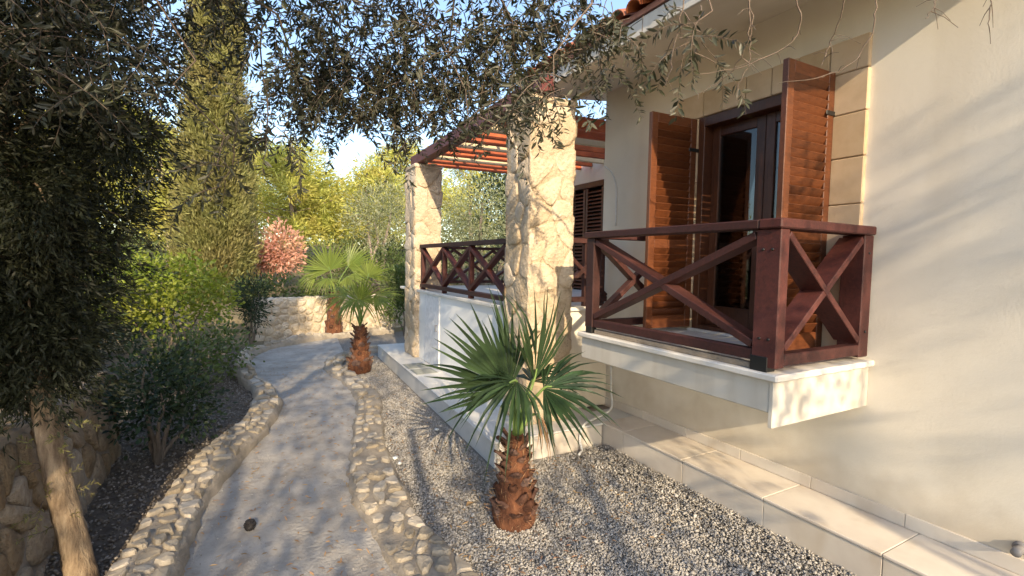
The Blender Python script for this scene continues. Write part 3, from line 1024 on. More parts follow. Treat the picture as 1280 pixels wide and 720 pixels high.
beam('bottom_rail', (2.75, 9.3, 1.56), (5.5, 9.3, 1.56), .06, .08, 'mahogany', terr, (0, 1, 0))
for k in range(3): xpanel(terr, (2.8 + k * .9, 9.3), (3.7 + k * .9, 9.3), 1.6, 2.22, .075, .05, 'mahogany', (0, 1, 0))

# stone pillars
def pillar(x0, y0, wx, wy, z1, label):
    p = empty('stone_pillar', (x0 + wx / 2, y0 + wy / 2, .243), label, 'pillar', 'rough stone pillars of the terrace')
    e = .012
    box('core', (x0 + e, y0 + e, .244), (x0 + wx - e, y0 + wy - e, z1 - .06), 'limestone', p, .01)
    hh = z1 - .244 - .07
    rubble(p, (x0 + .002, y0 + e, .246), (1, 0, 0), (0, 0, 1), wx - .004, hh, .25, .012, 'limestone', .006, .45, 1.25)
    rubble(p, (x0 + e, y0 + wy - .002, .246), (0, -1, 0), (0, 0, 1), wy - .004, hh, .25, .012, 'limestone', .006, .45, 1.25)
    rubble(p, (x0 + wx - e, y0 + .002, .246), (0, 1, 0), (0, 0, 1), wy - .004, hh, .25, .012, 'limestone', .006, .45, 1.25)
    rubble(p, (x0 + wx - .002, y0 + wy - e, .246), (-1, 0, 0), (0, 0, 1), wx - .004, hh, .25, .012, 'limestone', .006, .45, 1.25)
    box('cap', (x0 - .01, y0 - .01, z1 - .07), (x0 + wx + .01, y0 + wy + .01, z1), 'limestone', p, .015)
pillar(2.56, 4.33, .58, .56, 3.74, 'thick rough limestone pillar right behind the near palm')
pillar(2.57, 8.32, .5, .62, 3.70, 'far rough limestone pillar at the end of the terrace railing')

# pergola roof over the terrace
perg = empty('pergola_roof', (3.9, 6.5, 3.74), 'red and orange timber pergola roof resting on the stone pillars', 'pergola')
beam('beam', (2.70, 4.25, 3.83), (2.70, 8.75, 3.79), .17, .17, 'beamwood', perg, (1, 0, 0), .006)
yy, k = 5.2, 0
while yy < 8.7:
    k += 1
    beam('rafter', (2.79, yy, 3.80), (5.59, yy, 3.86), .16, .075, 'rafter' if k % 3 else 'cream_board', perg, (0, 1, 0), .005)
    yy += .34
xx = 3.4
while xx < 5.5:
    zz = 3.885 + (xx - 2.8) * .021 + .008
    beam('batten', (xx, 4.4, zz + .022), (xx, 8.72, zz + .014), .05, .03, 'cream_board', perg, (0, 0, 1), .003)
    xx += .8

# ------------------------------------------------------------------ balcony
bal = empty('balcony', (3.3, 2.7, .85), 'small white balcony with crossed dark red timber railing outside the door', 'balcony')
BX, BY0, BY1 = 2.775, 1.75, 3.67
box('slab', (BX, BY0 + .03, 1.10), (WX - .002, BY1, 1.30), 'slab_plaster', bal, .006)
box('side_panel', (BX - .004, BY0, 1.01), (WX - .003, BY0 + .029, 1.298), 'slab_plaster', bal, .004)
box('cap', (BX - .035, BY0 - .035, 1.302), (WX - .002, BY1 + .03, 1.345), 'marble', bal, .008)
zt0, zt1 = 2.225, 2.285
wm = 'mahogany'
PX = BX + .035
box('corner_post', (BX + .0, BY0 - .002, 1.375), (BX + .085, BY0 + .16, zt0), 'mahogany_red', bal, .006)
box('post_shoe', (BX - .004, BY0 + .05, 1.346), (BX + .08, BY0 + .166, 1.44), 'black_metal', bal, .003)
box('post', (BX + .0, BY1 - .15, 1.40), (BX + .085, BY1 - .04, zt0), wm, bal, .006)
box('post_shoe', (BX - .004, BY1 - .145, 1.346), (BX + .06, BY1 - .06, 1.41), 'black_metal', bal, .003)
box('wall_post', (WX - .15, BY0 + .0, 1.37), (WX - .034, BY0 + .15, zt0), 'mahogany_red', bal, .006)
box('wall_post', (WX - .11, BY1 - .13, 1.37), (WX - .004, BY1 - .05, zt0), wm, bal, .006)
box('top_rail', (BX - .02, BY0 + .135, zt0 + .001), (BX + .10, BY1 - .02, zt1), wm, bal, .008)
box('top_rail', (BX - .022, BY0 - .015, zt0 + .002), (WX - .034, BY0 + .134, zt1 + .002), 'mahogany_red', bal, .008)
box('top_rail', (BX + .101, BY1 - .13, zt0 + .001), (WX - .004, BY1 - .03, zt1 - .002), wm, bal, .008)
box('bottom_rail', (BX + .008, BY0 + .165, 1.405), (BX + .08, BY1 - .152, 1.475), wm, bal, .006)
box('bottom_rail', (BX + .09, BY0 + .002, 1.385), (WX - .152, BY0 + .08, 1.46), 'mahogany_red', bal, .006)
box('bottom_rail', (BX + .09, BY1 - .12, 1.395), (WX - .112, BY1 - .06, 1.465), wm, bal, .006)
box('kick_strip', (BX + .02, BY0 + .18, 1.347), (BX + .065, BY1 - .16, 1.385), 'mortar', bal, .004)
xpanel(bal, (PX + .035, BY1 - .16), (PX + .035, BY0 + .17), 1.505, 2.19, .135, .05, wm, (1, 0, 0))
xpanel(bal, (WX - .15, BY0 + .085), (BX + .1, BY0 + .085), 1.49, 2.195, .16, .045, 'mahogany_red', (0, 1, 0))
xpanel(bal, (WX - .11, BY1 - .09), (BX + .1, BY1 - .09), 1.49, 2.195, .085, .05, wm, (0, 1, 0))

for zz in (1.55, 2.1):
    for yy in (BY0 + .05, BY0 + .11):
        tube('bolt', [(BX - .006, yy, zz), (BX + .004, yy, zz)], .009, 'black_metal', bal, 8)
    tube('bolt', [(WX - .09, BY0 - .006, zz), (WX - .09, BY0 + .004, zz)], .009, 'black_metal', bal, 8)

# ------------------------------------------------------------------ stone garden walls
lw = empty('stone_wall', (-1.5, 4.4, 0), 'dry rubble retaining wall in shade behind the leaning cypress trunk', 'stone wall')
v = [(-1.62, 2.6, -.2), (-1.17, 2.6, -.2), (-1.15, 6.05, -.2), (-1.62, 6.05, -.2), (-1.62, 2.6, 1.0), (-1.29, 2.6, 1.0), (-1.27, 6.05, .80), (-1.62, 6.05, .80)]
link('core', bevel_mesh(v, BOXF, .02), 'mortar', lw)
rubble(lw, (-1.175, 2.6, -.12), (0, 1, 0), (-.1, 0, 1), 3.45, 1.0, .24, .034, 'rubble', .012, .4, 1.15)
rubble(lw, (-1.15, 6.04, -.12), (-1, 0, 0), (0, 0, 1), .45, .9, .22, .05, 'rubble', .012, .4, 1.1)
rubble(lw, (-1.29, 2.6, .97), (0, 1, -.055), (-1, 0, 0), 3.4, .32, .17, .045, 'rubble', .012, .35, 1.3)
bw = empty('stone_wall', (2.4, 13.2, 0), 'sunlit pale rubble wall at the bend of the path', 'stone wall')
v = [(.1, 12.98, -.1), (4.6, 13.62, -.1), (4.55, 13.95, -.1), (.05, 13.32, -.1), (.1, 12.98, .98), (4.6, 13.62, .98), (4.55, 13.95, .98), (.05, 13.32, .98)]
link('core', bevel_mesh(v, BOXF, .02), 'limemortar', bw)
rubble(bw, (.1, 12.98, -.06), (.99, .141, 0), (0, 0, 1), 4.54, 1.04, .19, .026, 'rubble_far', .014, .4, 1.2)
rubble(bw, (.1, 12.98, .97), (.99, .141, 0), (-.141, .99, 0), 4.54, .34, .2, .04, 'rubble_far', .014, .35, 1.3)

# ================================================================== PLANTS
def sprays(starts, dirs, length, n_leaf, leaf_len, leaf_w, droop=.6, twig_r=.004, spread=.9, leaf_keep=.25):
    """Twigs with opposite leaves. Returns (leaf base, leaf dir), and twig tubes."""
    bases, ds, tw = [], [], []
    for s, d in zip(starts, dirs):
        d = np.array(d, float)
        d /= np.linalg.norm(d)
        L = length * random.uniform(.6, 1.3)
        pts = [np.array(s, float)]
        cur = d.copy()
        k = 6
        for i in range(k):
            cur = cur + np.array([random.uniform(-.22, .22), random.uniform(-.22, .22), -droop / k + random.uniform(-.08, .08)])
            cur /= np.linalg.norm(cur)
            pts.append(pts[-1] + cur * L / k)
        tw.append(([Vector(p) for p in pts], [twig_r * (1 - .8 * i / k) for i in range(k + 1)]))
        P = np.array(pts)
        for j in range(n_leaf):
            t = leaf_keep + (1 - leaf_keep) * (j + random.random()) / n_leaf
            i = min(k - 1, int(t * k))
            a = P[i] + (P[i + 1] - P[i]) * (t * k - i)
            ax = P[i + 1] - P[i]
            ax /= np.linalg.norm(ax)
            r = rng.normal(size=3)
            r -= ax * r.dot(ax)
            r /= np.linalg.norm(r) + 1e-9
            bases.append(a)
            ds.append(ax * (1 - spread * .5) + r * spread)
    return np.array(bases), np.array(ds), tw

def rand_in_ellipsoid(c, r, n, shell=0.0):
    u = unit(rng.normal(size=(n, 3)))
    q = (shell + (1 - shell) * rng.random((n, 1)) ** (1 / 2.2))
    return np.array(c) + u * q * np.array(r)

def limb(p0, p1, r0, r1, wob=.12, n=7):
    p0, p1 = Vector(p0), Vector(p1)
    L = (p1 - p0).length
    pts = [p0.lerp(p1, i / (n - 1)) + (Vector((random.uniform(-wob, wob), random.uniform(-wob, wob), random.uniform(-wob, wob))) * L * .35 if 0 < i < n - 1 else Vector()) for i in range(n)]
    return pts, [r0 + (r1 - r0) * i / (n - 1) for i in range(n)]

# ---- olive overhanging the path, trunk just behind and left of the viewer
olive = empty('olive_tree', (-2.3, .2, .5), 'olive tree whose drooping grey-green branches hang across the top of the view', 'olive tree')
tl = [limb((-2.3, .2, .3), (-1.7, 1.1, 2.5), .2, .13), limb((-1.7, 1.1, 2.5), (-.5, 2.6, 4.0), .12, .06), limb((-1.7, 1.1, 2.5), (-1.6, 3.2, 3.6), .1, .04),
      limb((-1.7, 1.1, 2.5), (.7, 1.9, 4.3), .1, .05), limb((-.5, 2.6, 4.0), (.9, 3.5, 4.1), .055, .02), limb((-.5, 2.6, 4.0), (.1, 3.9, 4.0), .05, .02),
      limb((.7, 1.9, 4.3), (2.0, 2.6, 4.15), .05, .015), limb((.7, 1.9, 4.3), (2.1, 1.6, 3.9), .045, .012), limb((-1.7, 1.1, 2.5), (-1.9, -.8, 4.2), .09, .03),
      limb((2.1, 1.6, 3.9), (2.9, 1.1, 3.6), .014, .006)]
tubes('trunk', tl, 'bark_olive', olive, 9)
for p0, p1, r0 in (((-.5, 2.6, 4.0), (-.1, 4.1, 3.45), .014), ((-.5, 2.6, 4.0), (.5, 4.0, 3.2), .014), ((-.5, 2.6, 4.0), (.9, 3.9, 3.3), .013), ((.7, 1.9, 4.3), (1.3, 3.5, 3.25), .014),
                   ((.7, 1.9, 4.3), (1.6, 2.9, 3.2), .012), ((-1.6, 3.2, 3.6), (-.5, 3.7, 3.2), .012), ((-1.6, 3.2, 3.6), (-.85, 3.3, 2.95), .012), ((2.0, 2.6, 4.15), (1.5, 2.3, 3.0), .009),
                   ((.1, 3.9, 4.0), (.1, 3.5, 2.8), .008), ((-.5, 2.6, 4.0), (-.15, 3.1, 2.5), .007), ((2.1, 1.6, 3.9), (1.97, 1.75, 3.1), .008), ((.9, 3.5, 4.1), (1.25, 2.7, 2.8), .007)):
    tubes('branch', [limb(p0, p1, r0, .003, .16, 9)], 'twig', olive, 6)
ECL = [((-.95, 3.15, 3.3), (.45, .5, .5), 30), ((-.75, 3.4, 3.15), (.5, .5, .35), 34), ((-.45, 3.65, 3.72), (.5, .5, .24), 24), ((-.05, 3.75, 3.8), (.45, .5, .22), 20),
       ((.42, 3.75, 3.52), (.42, .5, .42), 46), ((.7, 3.65, 3.55), (.5, .5, .42), 54), ((1.05, 3.4, 3.5), (.45, .5, .4), 50), ((1.4, 3.1, 3.55), (.45, .45, .36), 42),
       ((1.7, 2.85, 3.6), (.42, .42, .32), 36), ((1.95, 2.55, 3.6), (.32, .36, .28), 24), ((.75, 3.8, 3.25), (.4, .4, .22), 26), ((1.15, 3.45, 3.22), (.35, .35, .2), 22),
       ((.3, 3.85, 3.22), (.25, .3, .2), 14), ((1.5, 2.7, 3.2), (.22, .25, .16), 9), ((1.47, 2.25, 3.02), (.12, .12, .1), 5), ((1.96, 1.75, 3.25), (.1, .12, .12), 6),
       ((-.14, 3.1, 2.55), (.08, .1, .1), 4), ((.15, 3.4, 2.85), (.14, .14, .12), 7), ((1.23, 2.6, 2.9), (.1, .1, .1), 3), ((-.5, 3.75, 3.3), (.2, .3, .1), 3),
       ((.5, 3.3, 4.05), (1.2, .6, .22), 60), ((1.5, 2.7, 4.0), (.8, .5, .2), 34), ((-.6, 3.2, 3.75), (.6, .6, .3), 30), ((-1.2, 2.4, 3.6), (.7, .7, .4), 22), ((.2, 2.6, 4.2), (.9, .8, .3), 24), ((1.2, 2.2, 4.3), (.8, .6, .25), 16)]
st, dr_ = [], []
for c, r, n in ECL:
    P = rand_in_ellipsoid((c[0], c[1], c[2] - .07), r, int(n * 1.75))
    for p in P:
        st.append(p)
        o = unit(np.array([[random.uniform(-1, 1), random.uniform(-1, 1), random.uniform(-.5, .3)]]))[0]
        dr_.append(o)
b_, d_, tw = sprays(st, dr_, .42, 27, .05, .012, droop=1.1, twig_r=.0035, spread=.85)
keep_len = rng.uniform(.036, .072, len(b_))
wid = keep_len * rng.uniform(.2, .3, len(b_))
# nearest leaves as leaves of their own, the rest as one mass
cpos = np.array([0, 0, EYE])
dist = np.linalg.norm(b_ - cpos, axis=1)
rel = b_ - cpos
fz = rel @ np.array(F); fxp = rel @ np.array(CX) / fz; fyp = rel @ np.array(CU) / fz
infr = (np.abs(fxp) < 1.0) & (fyp < .57) & (fz > .5)
order = np.argsort(np.where(infr, dist / keep_len, 1e9))[:300]
mask = np.zeros(len(b_), bool); mask[order] = True
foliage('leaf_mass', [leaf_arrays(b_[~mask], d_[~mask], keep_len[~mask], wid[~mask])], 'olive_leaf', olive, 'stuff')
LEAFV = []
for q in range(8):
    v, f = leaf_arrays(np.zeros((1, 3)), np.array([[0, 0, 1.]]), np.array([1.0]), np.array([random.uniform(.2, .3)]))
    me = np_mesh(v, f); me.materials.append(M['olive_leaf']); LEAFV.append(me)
for i in order:
    o = bpy.data.objects.new('leaf', LEAFV[i % 8])
    COL.objects.link(o)
    o.parent = olive
    o.location = Vector(b_[i]) - olive.location
    q = Vector(d_[i]).to_track_quat('Z', 'Y')
    o.rotation_mode = 'QUATERNION'
    from mathutils import Quaternion
    o.rotation_quaternion = q @ Quaternion((0, 0, 1), random.uniform(0, 6.28))
    o.scale = [keep_len[i]] * 3
tubes('twigs', tw, 'twig', olive, 4)['kind'] = 'stuff'
# bare hanging twigs in front of the house wall
bare = [[(1.95, 1.75, 3.6), (1.9, 1.75, 3.3), (1.83, 1.74, 3.05), (1.78, 1.73, 2.86)],
        [(2.1, 1.6, 3.7), (2.0, 1.5, 3.35), (2.03, 1.47, 3.1), (2.08, 1.6, 2.95), (2.0, 1.72, 2.86)],
        [(2.35, 1.45, 3.7), (2.25, 1.4, 3.3), (2.3, 1.42, 3.1), (2.15, 1.55, 2.98), (1.95, 1.68, 2.93)],
        [(2.5, 1.4, 3.6), (2.45, 1.3, 3.3), (2.55, 1.4, 3.12), (2.5, 1.42, 3.0)],
        [(2.72, 1.3, 3.7), (2.75, 1.31, 3.4), (2.74, 1.31, 3.2), (2.72, 1.38, 3.05), (2.6, 1.48, 2.98), (2.45, 1.6, 2.96)],
        [(2.9, 1.1, 3.6), (2.82, 1.06, 3.35), (2.77, 1.07, 3.22), (2.73, 1.09, 3.14)],
        [(3.0, .98, 3.6), (3.02, .96, 3.35), (3.0, .95, 3.22), (2.98, .95, 3.11)],
        [(2.2, 1.5, 3.55), (2.12, 1.55, 3.25), (2.16, 1.56, 3.02), (2.14, 1.6, 2.9)]]
for bpts in bare:
    pts = curve_pts(bpts, 6)
    pts = [p + Vector((random.uniform(-.008, .008), random.uniform(-.008, .008), 0)) for p in pts]
    tl_ = [(pts, [.0045 * (1 - .65 * i / len(pts)) for i in range(len(pts))])]
    for j in range(5):
        i = random.randrange(len(pts) // 3, len(pts))
        e = pts[i] + Vector((random.uniform(-.09, .09), random.uniform(-.09, .09), random.uniform(-.1, .02)))
        tl_.append(([pts[i], pts[i].lerp(e, .5) + Vector((0, 0, .01)), e], [.002, .0015, .001]))
    tubes('bare_twig', tl_, 'twig', olive, 5)

# ---- near cypress (dark, leaning trunk at left)
def cypress(base, tip, rmax, zc0, n, mat, label, leaf_len, leaf_w, trunk_pts, trunk_r, bark, group=None, tuft=7, low=.12, droopy=0.0, lowt=.13, plumes=0):
    root = empty('cypress_tree', base, label, 'cypress', group)
    tube('trunk', trunk_pts, trunk_r, bark, root, 10)
    b, t_ = np.array(base, float), np.array(tip, float)
    ax0 = np.array([*(b[:2] + (t_[:2] - b[:2]) * (zc0 - b[2]) / (t_[2] - b[2])), zc0])
    t = rng.random(n) ** 1.25
    prof = np.clip((low + (1 - low) * np.minimum(1, t / lowt)) * (1 - t) ** .62, .02, 1)
    an = rng.uniform(0, 2 * math.pi, n)
    lob = 1 + .2 * np.sin(an * 5 + np.sin(t * 9) * 2) * np.sin(t * 23 + an) + .14 * np.sin(an * 9 - t * 14)
    rr = rmax * prof * lob * (rng.random(n) ** .45)
    c = ax0 + (t_ - ax0) * t[:, None] + np.stack([np.cos(an) * rr, np.sin(an) * rr, rng.normal(0, .05, n)], 1)
    if plumes:
        pick = rng.integers(0, plumes, n)
        c = c[pick] + rng.normal(0, 1, (n, 3)) * np.array([.075, .075, .3]) * rmax
        an = an[pick]
    out = np.stack([np.cos(an), np.sin(an), np.zeros(n)], 1)
    d = out * .75 + np.array([0, 0, 1.0 - droopy * 1.6]) + rng.normal(0, .3, (n, 3))
    bb = np.repeat(c, tuft, 0) + rng.normal(0, leaf_len * .6, (n * tuft, 3))
    dd = np.repeat(d, tuft, 0) + rng.normal(0, .4, (n * tuft, 3))
    L = leaf_len * rng.uniform(.6, 1.4, n * tuft)
    foliage('crown', [needle_arrays(bb, dd, L, leaf_w * rng.uniform(.7, 1.3, n * tuft))], mat, root, None)
    return root
near = empty('cypress_tree', (-.93, 3.72, -.03), 'dark shaded cypress with a leaning bare trunk by the stone wall', 'cypress')
tp = curve_pts([(-.9, 3.68, -.1), (-.95, 3.74, .2), (-1.03, 3.8, .6), (-1.1, 3.86, 1.0), (-1.2, 4.0, 1.6), (-1.34, 4.15, 3.0), (-1.42, 4.25, 4.5), (-1.6, 4.47, 8.2)], 9)
tr_ = np.interp(np.linspace(0, 7, len(tp)), range(8), [.085, .07, .064, .057, .054, .05, .04, .012])
v, f = tube_arrays(tp, list(tr_), 16)
ridge = [random.uniform(.9, 1.12) for _ in range(16)]
for i_ in range(len(tp)):
    for k_ in range(16):
        q = v[i_ * 16 + k_]
        v[i_ * 16 + k_] = tp[i_] + (q - tp[i_]) * ridge[k_] * random.uniform(.93, 1.07)
link('trunk', mesh(v, f, True), 'bark_cypress', near)
nb, nd = [], []
for k in range(120):
    z = 1.25 + 6.6 * (k / 120) ** 1.1
    t = (z - 1) / 7.2
    a = k * 2.399 + random.uniform(-.5, .5)
    Lb = min(.2 + (z - 1.25) * .38, .7) * (1 - max(0, z - 4.5) / 4.2) * random.uniform(.7, 1.15)
    p = Vector((-1.16 - .42 * t, 3.94 + .5 * t, z))
    out = Vector((math.cos(a), math.sin(a), 0))
    pts = [p, p + out * Lb * .4 + Vector((0, 0, .14 * Lb)), p + out * Lb * .75 + Vector((0, 0, .1 * Lb)), p + out * Lb + Vector((0, 0, random.uniform(-.25, .15) * Lb))]
    tubes('branch', [(curve_pts(pts, 3), [.014 - .011 * q / 9 for q in range(10)])], 'bark_cypress', near, 5)
    for q in range(int(110 + 190 * Lb)):
        u = .18 + .86 * random.random() ** .8
        i3 = min(2, int(u * 3))
        c = pts[i3].lerp(pts[min(3, i3 + 1)], u * 3 - i3)
        tip = c + Vector((random.gauss(0, .1), random.gauss(0, .1), random.gauss(-.05, .12)))
        dv = (tip - c).normalized() * .8 + out * .5 + Vector((0, 0, -.25))
        for w_ in range(11):
            e = tip + dv * random.uniform(-.05, .07) + Vector((random.gauss(0, .014), random.gauss(0, .014), random.gauss(0, .014)))
            nb.append(e)
            nd.append(dv + Vector((random.gauss(0, .55), random.gauss(0, .55), random.gauss(0, .45))))
nb, nd = np.array(nb), np.array(nd)
foliage('crown', [needle_arrays(nb, nd, rng.uniform(.03, .065, len(nb)), rng.uniform(.007, .015, len(nb)))], 'cypress_leaf_shaded', near)
st = np.array([[-1.0 - .1 * s + random.uniform(-.1, .1), 3.78 + .1 * s + random.uniform(-.1, .1), .25 + .75 * s] for s in rng.random(26)])
dd = np.array([[random.uniform(-1, 1), random.uniform(-1, .4), random.uniform(-.1, .6)] for _ in st])
b2, d2, tw2 = sprays(st, dd, .2, 14, .03, .006, droop=.5, twig_r=.003, spread=.8)
foliage('side_shoots', [leaf_arrays(b2, d2, .035, .007)], 'cypress_leaf', near, 'stuff')
tubes('dead_twigs', tw2, 'twig', near, 4)['kind'] = 'stuff'

# ---- tall lit cypress
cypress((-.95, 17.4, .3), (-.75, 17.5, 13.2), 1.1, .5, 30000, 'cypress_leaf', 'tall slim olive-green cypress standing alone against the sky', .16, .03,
        [(-.95, 17.4, -.1), (-.93, 17.4, 2), (-.85, 17.5, 8), (-.75, 17.5, 11.5)], [.2, .17, .08, .02], 'bark_cypress', tuft=6, low=.75, plumes=1500)

# ---- leafy trees and shrubs from clumps
def bushy(name, base, clumps, mat, label, cat, leaf_len, leaf_w, trunk, bark, group=None, flat=0.0, needle=False, per=None, twig=0):
    """clumps: (centre, radii, n_clusters, leaves per cluster, cluster radius)"""
    root = empty(name, base, label, cat, group)
    arr = []
    for c, r, n, k, cr in clumps:
        P = rand_in_ellipsoid(c, r, n, .25)
        bb = np.repeat(P, k, 0)
        off = rng.normal(0, 1, (n * k, 3)) * np.array([cr, cr, cr * (1 - flat)])
        outd = unit(np.repeat(P - np.array(c), k, 0) + 1e-4)
        dd = unit(off) * .8 + outd * .5 + np.array([0, 0, .15]) + rng.normal(0, .25, (n * k, 3))
        L = leaf_len * rng.uniform(.6, 1.35, n * k)
        Wd = leaf_w * rng.uniform(.7, 1.3, n * k)
        arr.append(needle_arrays(bb + off, dd, L, Wd) if needle else leaf_arrays(bb + off, dd, L, Wd))
    if trunk: tubes('trunk', trunk, bark, root, 7)
    foliage('crown', arr, mat, root)
    return root

def stems(base, tips, r0, r1=.006):
    return [limb(base, t, r0, r1, .12, 6) for t in tips]

# dark shrub at the foot of the wall
bushy('shrub', (-.82, 5.6, -.03), [((-.85, 5.75, .62), (.42, .45, .36), 66, 18, .075), ((-.6, 5.95, .4), (.34, .42, .28), 40, 16, .07), ((-.95, 6.4, .72), (.4, .4, .26), 30, 18, .08)], 'dark_leaf',
      'dark green leafy shrub in shade against the end of the wall', 'shrub', .055, .03, stems((-.8, 5.6, -.03), [(-.9, 5.7, .9), (-.6, 5.9, .7), (-1.0, 6.4, .9), (-.75, 5.5, .7), (-.5, 6.0, .4)], .028), 'bark_olive')
bushy('shrub', (-.75, 8.6, -.03), [((-.85, 8.4, .5), (.5, .6, .34), 50, 18, .1), ((-.35, 9.0, .55), (.28, .4, .45), 30, 18, .1)], 'mid_leaf',
      'mid green rambling shrub leaning towards the path below the lime bush', 'shrub', .07, .04, stems((-.75, 8.6, -.03), [(-.9, 8.4, 1), (-.4, 9, .8), (-.7, 8.2, .8)], .025), 'bark_olive')
bushy('shrub', (-1.3, 10.2, -.03), [((-1.35, 10.0, 1.55), (.8, .6, .34), 70, 16, .11), ((-.7, 10.4, 1.3), (.45, .5, .36), 40, 15, .11), ((-1.9, 9.8, 1.35), (.5, .5, .35), 36, 15, .11), ((-1.2, 9.9, 1.0), (.8, .5, .35), 44, 15, .11), ((-.9, 10.0, 1.8), (.25, .3, .2), 9, 14, .1), ((-1.7, 10.0, 1.85), (.25, .3, .15), 7, 14, .1)], 'lime_leaf',
      'bright lime-green sunlit bush with a flat spreading top', 'shrub', .08, .055, stems((-1.3, 10.2, -.03), [(-1.4, 10, 1.5), (-.7, 10.4, 1.3), (-1.9, 9.8, 1.3), (-1.1, 9.8, 1.2)], .035), 'bark_olive')
bushy('shrub', (.02, 12.0, -.03), [((.02, 12.0, 1.1), (.3, .3, .42), 60, 22, .09), ((.1, 12.0, .8), (.22, .24, .4), 28, 18, .08)], 'dark_leaf',
      'slender dark grey-green shrub with upright bare stems at the path bend', 'shrub', .09, .022, stems((.02, 12.0, -.03), [(-.1, 12, 1.2), (.15, 12, 1.3), (.05, 11.9, 1.0), (.2, 12.1, .9), (-.15, 12.05, .9)], .022), 'bark_olive')
# oleander in pink
bushy('flowering_bush', (.95, 18.9, .4), [((1.0, 18.6, 2.3), (.6, .5, .85), 110, 16, .12), ((.45, 18.8, 1.85), (.6, .4, .5), 80, 16, .12)], 'pink_leaf',
      'salmon pink flowering bush in front of the pines', 'bush', .15, .05, stems((.95, 18.9, .4), [(.9, 18.8, 2.6), (.3, 19, 1.8), (1.1, 18.8, 2.2)], .04), 'bark_olive')
bushy('shrub', (1.2, 16.0, .5), [((.6, 15.6, .95), (1.2, .5, .5), 90, 16, .15), ((2.0, 15.6, .95), (.9, .5, .45), 70, 16, .15)], 'mid_leaf',
      'low green undergrowth just behind the back wall', 'shrub', .1, .05, stems((1.2, 16, .4), [(.5, 15.7, 1), (2, 15.6, 1)], .03), 'bark_olive')
bushy('shrub', (3.55, 12.3, -.03), [((3.4, 12.3, 1.35), (.42, .45, .5), 60, 20, .11), ((3.35, 12.2, .75), (.26, .3, .45), 30, 16, .1), ((3.9, 12.8, 1.5), (.5, .5, .5), 50, 18, .12)], 'mid_leaf',
      'green climbing shrub hanging beside the far pillar', 'shrub', .09, .045, stems((3.55, 12.3, -.03), [(3.4, 12.3, 1.3), (3.3, 12.2, .7), (3.9, 12.8, 1.4)], .03), 'bark_olive')
# olive tree behind the terrace
bushy('olive_tree', (6.3, 13.6, .4), [((6.2, 13.4, 3.2), (1.5, 1.3, 1.3), 190, 26, .2), ((5.4, 13.2, 2.4), (.9, .9, .8), 80, 24, .18), ((7.2, 13.6, 2.6), (1.1, 1, 1.0), 90, 24, .2)], 'olive_leaf_far',
      'rounded silvery olive tree seen between the two pillars', 'olive tree', .10, .026, stems((6.3, 13.6, .0), [(6.2, 13.4, 3), (5.4, 13.2, 2.4), (7.2, 13.6, 2.6), (6.3, 13.5, 3.8)], .14, .03), 'bark_olive')
bushy('olive_tree', (4.6, 20.0, .8), [((4.5, 20, 3.6), (1.2, 1.1, 1.2), 120, 24, .22), ((5.4, 20.5, 4.3), (1.2, 1, .9), 90, 24, .22)], 'olive_leaf_far',
      'pale olive tree left of the far pillar in front of the pines', 'olive tree', .13, .035, stems((4.6, 20, .3), [(4.5, 20, 3.5), (5.3, 20.4, 4.2), (4.2, 19.8, 3)], .13, .03), 'bark_pine')
bushy('evergreen_tree', (9.0, 17, .5), [((8.8, 16.6, 3.4), (1.6, 1.3, 2.4), 190, 24, .25), ((10.6, 18, 3.4), (1.6, 1.4, 2.3), 130, 22, .25)], 'dark_leaf',
      'dark evergreen tree behind the terrace beside the silvery olive', 'tree', .16, .06, stems((9, 17, .3), [(8.8, 16.6, 4), (10.4, 17.8, 4)], .16, .03), 'bark_pine')
# pines
def pine(base, h, spread, label, n=16, seed=0):
    r = random.Random(seed)
    x, y, z = base
    cl, tr = [], [limb((x, y, z - .3), (x + r.uniform(-.5, .5), y, z + h * .92), .2, .05, .05, 8)]
    for k in range(n):
        t = .32 + .68 * (k + r.random()) / n
        a = r.uniform(0, 6.28)
        rad = spread * (1 - abs(t - .55) * 1.1) * r.uniform(.35, 1.0)
        c = (x + math.cos(a) * rad, y + math.sin(a) * rad, z + h * t + r.uniform(-.3, .3))
        s = r.uniform(.7, 1.25)
        cl.append((c, (1.05 * s, 1.05 * s, .5 * s), 26, 22, .2))
        tr.append(limb((x, y, z + h * (t - .1)), c, .06, .015, .1, 5))
    bushy('pine_tree', base, cl, 'pine_leaf', label, 'pine', .3, .05, tr, 'bark_pine', 'sunlit pines beyond the garden', .35, needle=True)
pine((2.1, 27.5, 1.2), 6.3, 2.6, 'yellow-green pine just right of the tall cypress, above the pink bush', 26, 1)
pine((5.6, 27.0, 1.1), 6.0, 2.6, 'yellow-green pine with a pale trunk left of the far pillar', 24, 2)
pine((-2.9, 25.0, 1.2), 6.0, 2.4, 'yellow-green pine just left of the tall cypress', 24, 3)
pine((-6.5, 27.0, 1.7), 7.8, 2.8, 'pine mostly hidden behind the dark near cypress', 24, 4)
pine((.3, 33.0, 2), 7.0, 3.0, 'more distant pine peeping behind the tall cypress', 22, 5)
pine((9.6, 31.0, 2), 7.4, 3.0, 'distant pine behind the terrace roof and olive', 22, 6)
pine((-11.5, 29.0, 2), 8.5, 3.2, 'pine at the far left edge behind the dark cypress', 22, 7)
pine((14.5, 33.0, 2), 8.5, 3.2, 'distant pine hidden behind the house end', 18, 8)
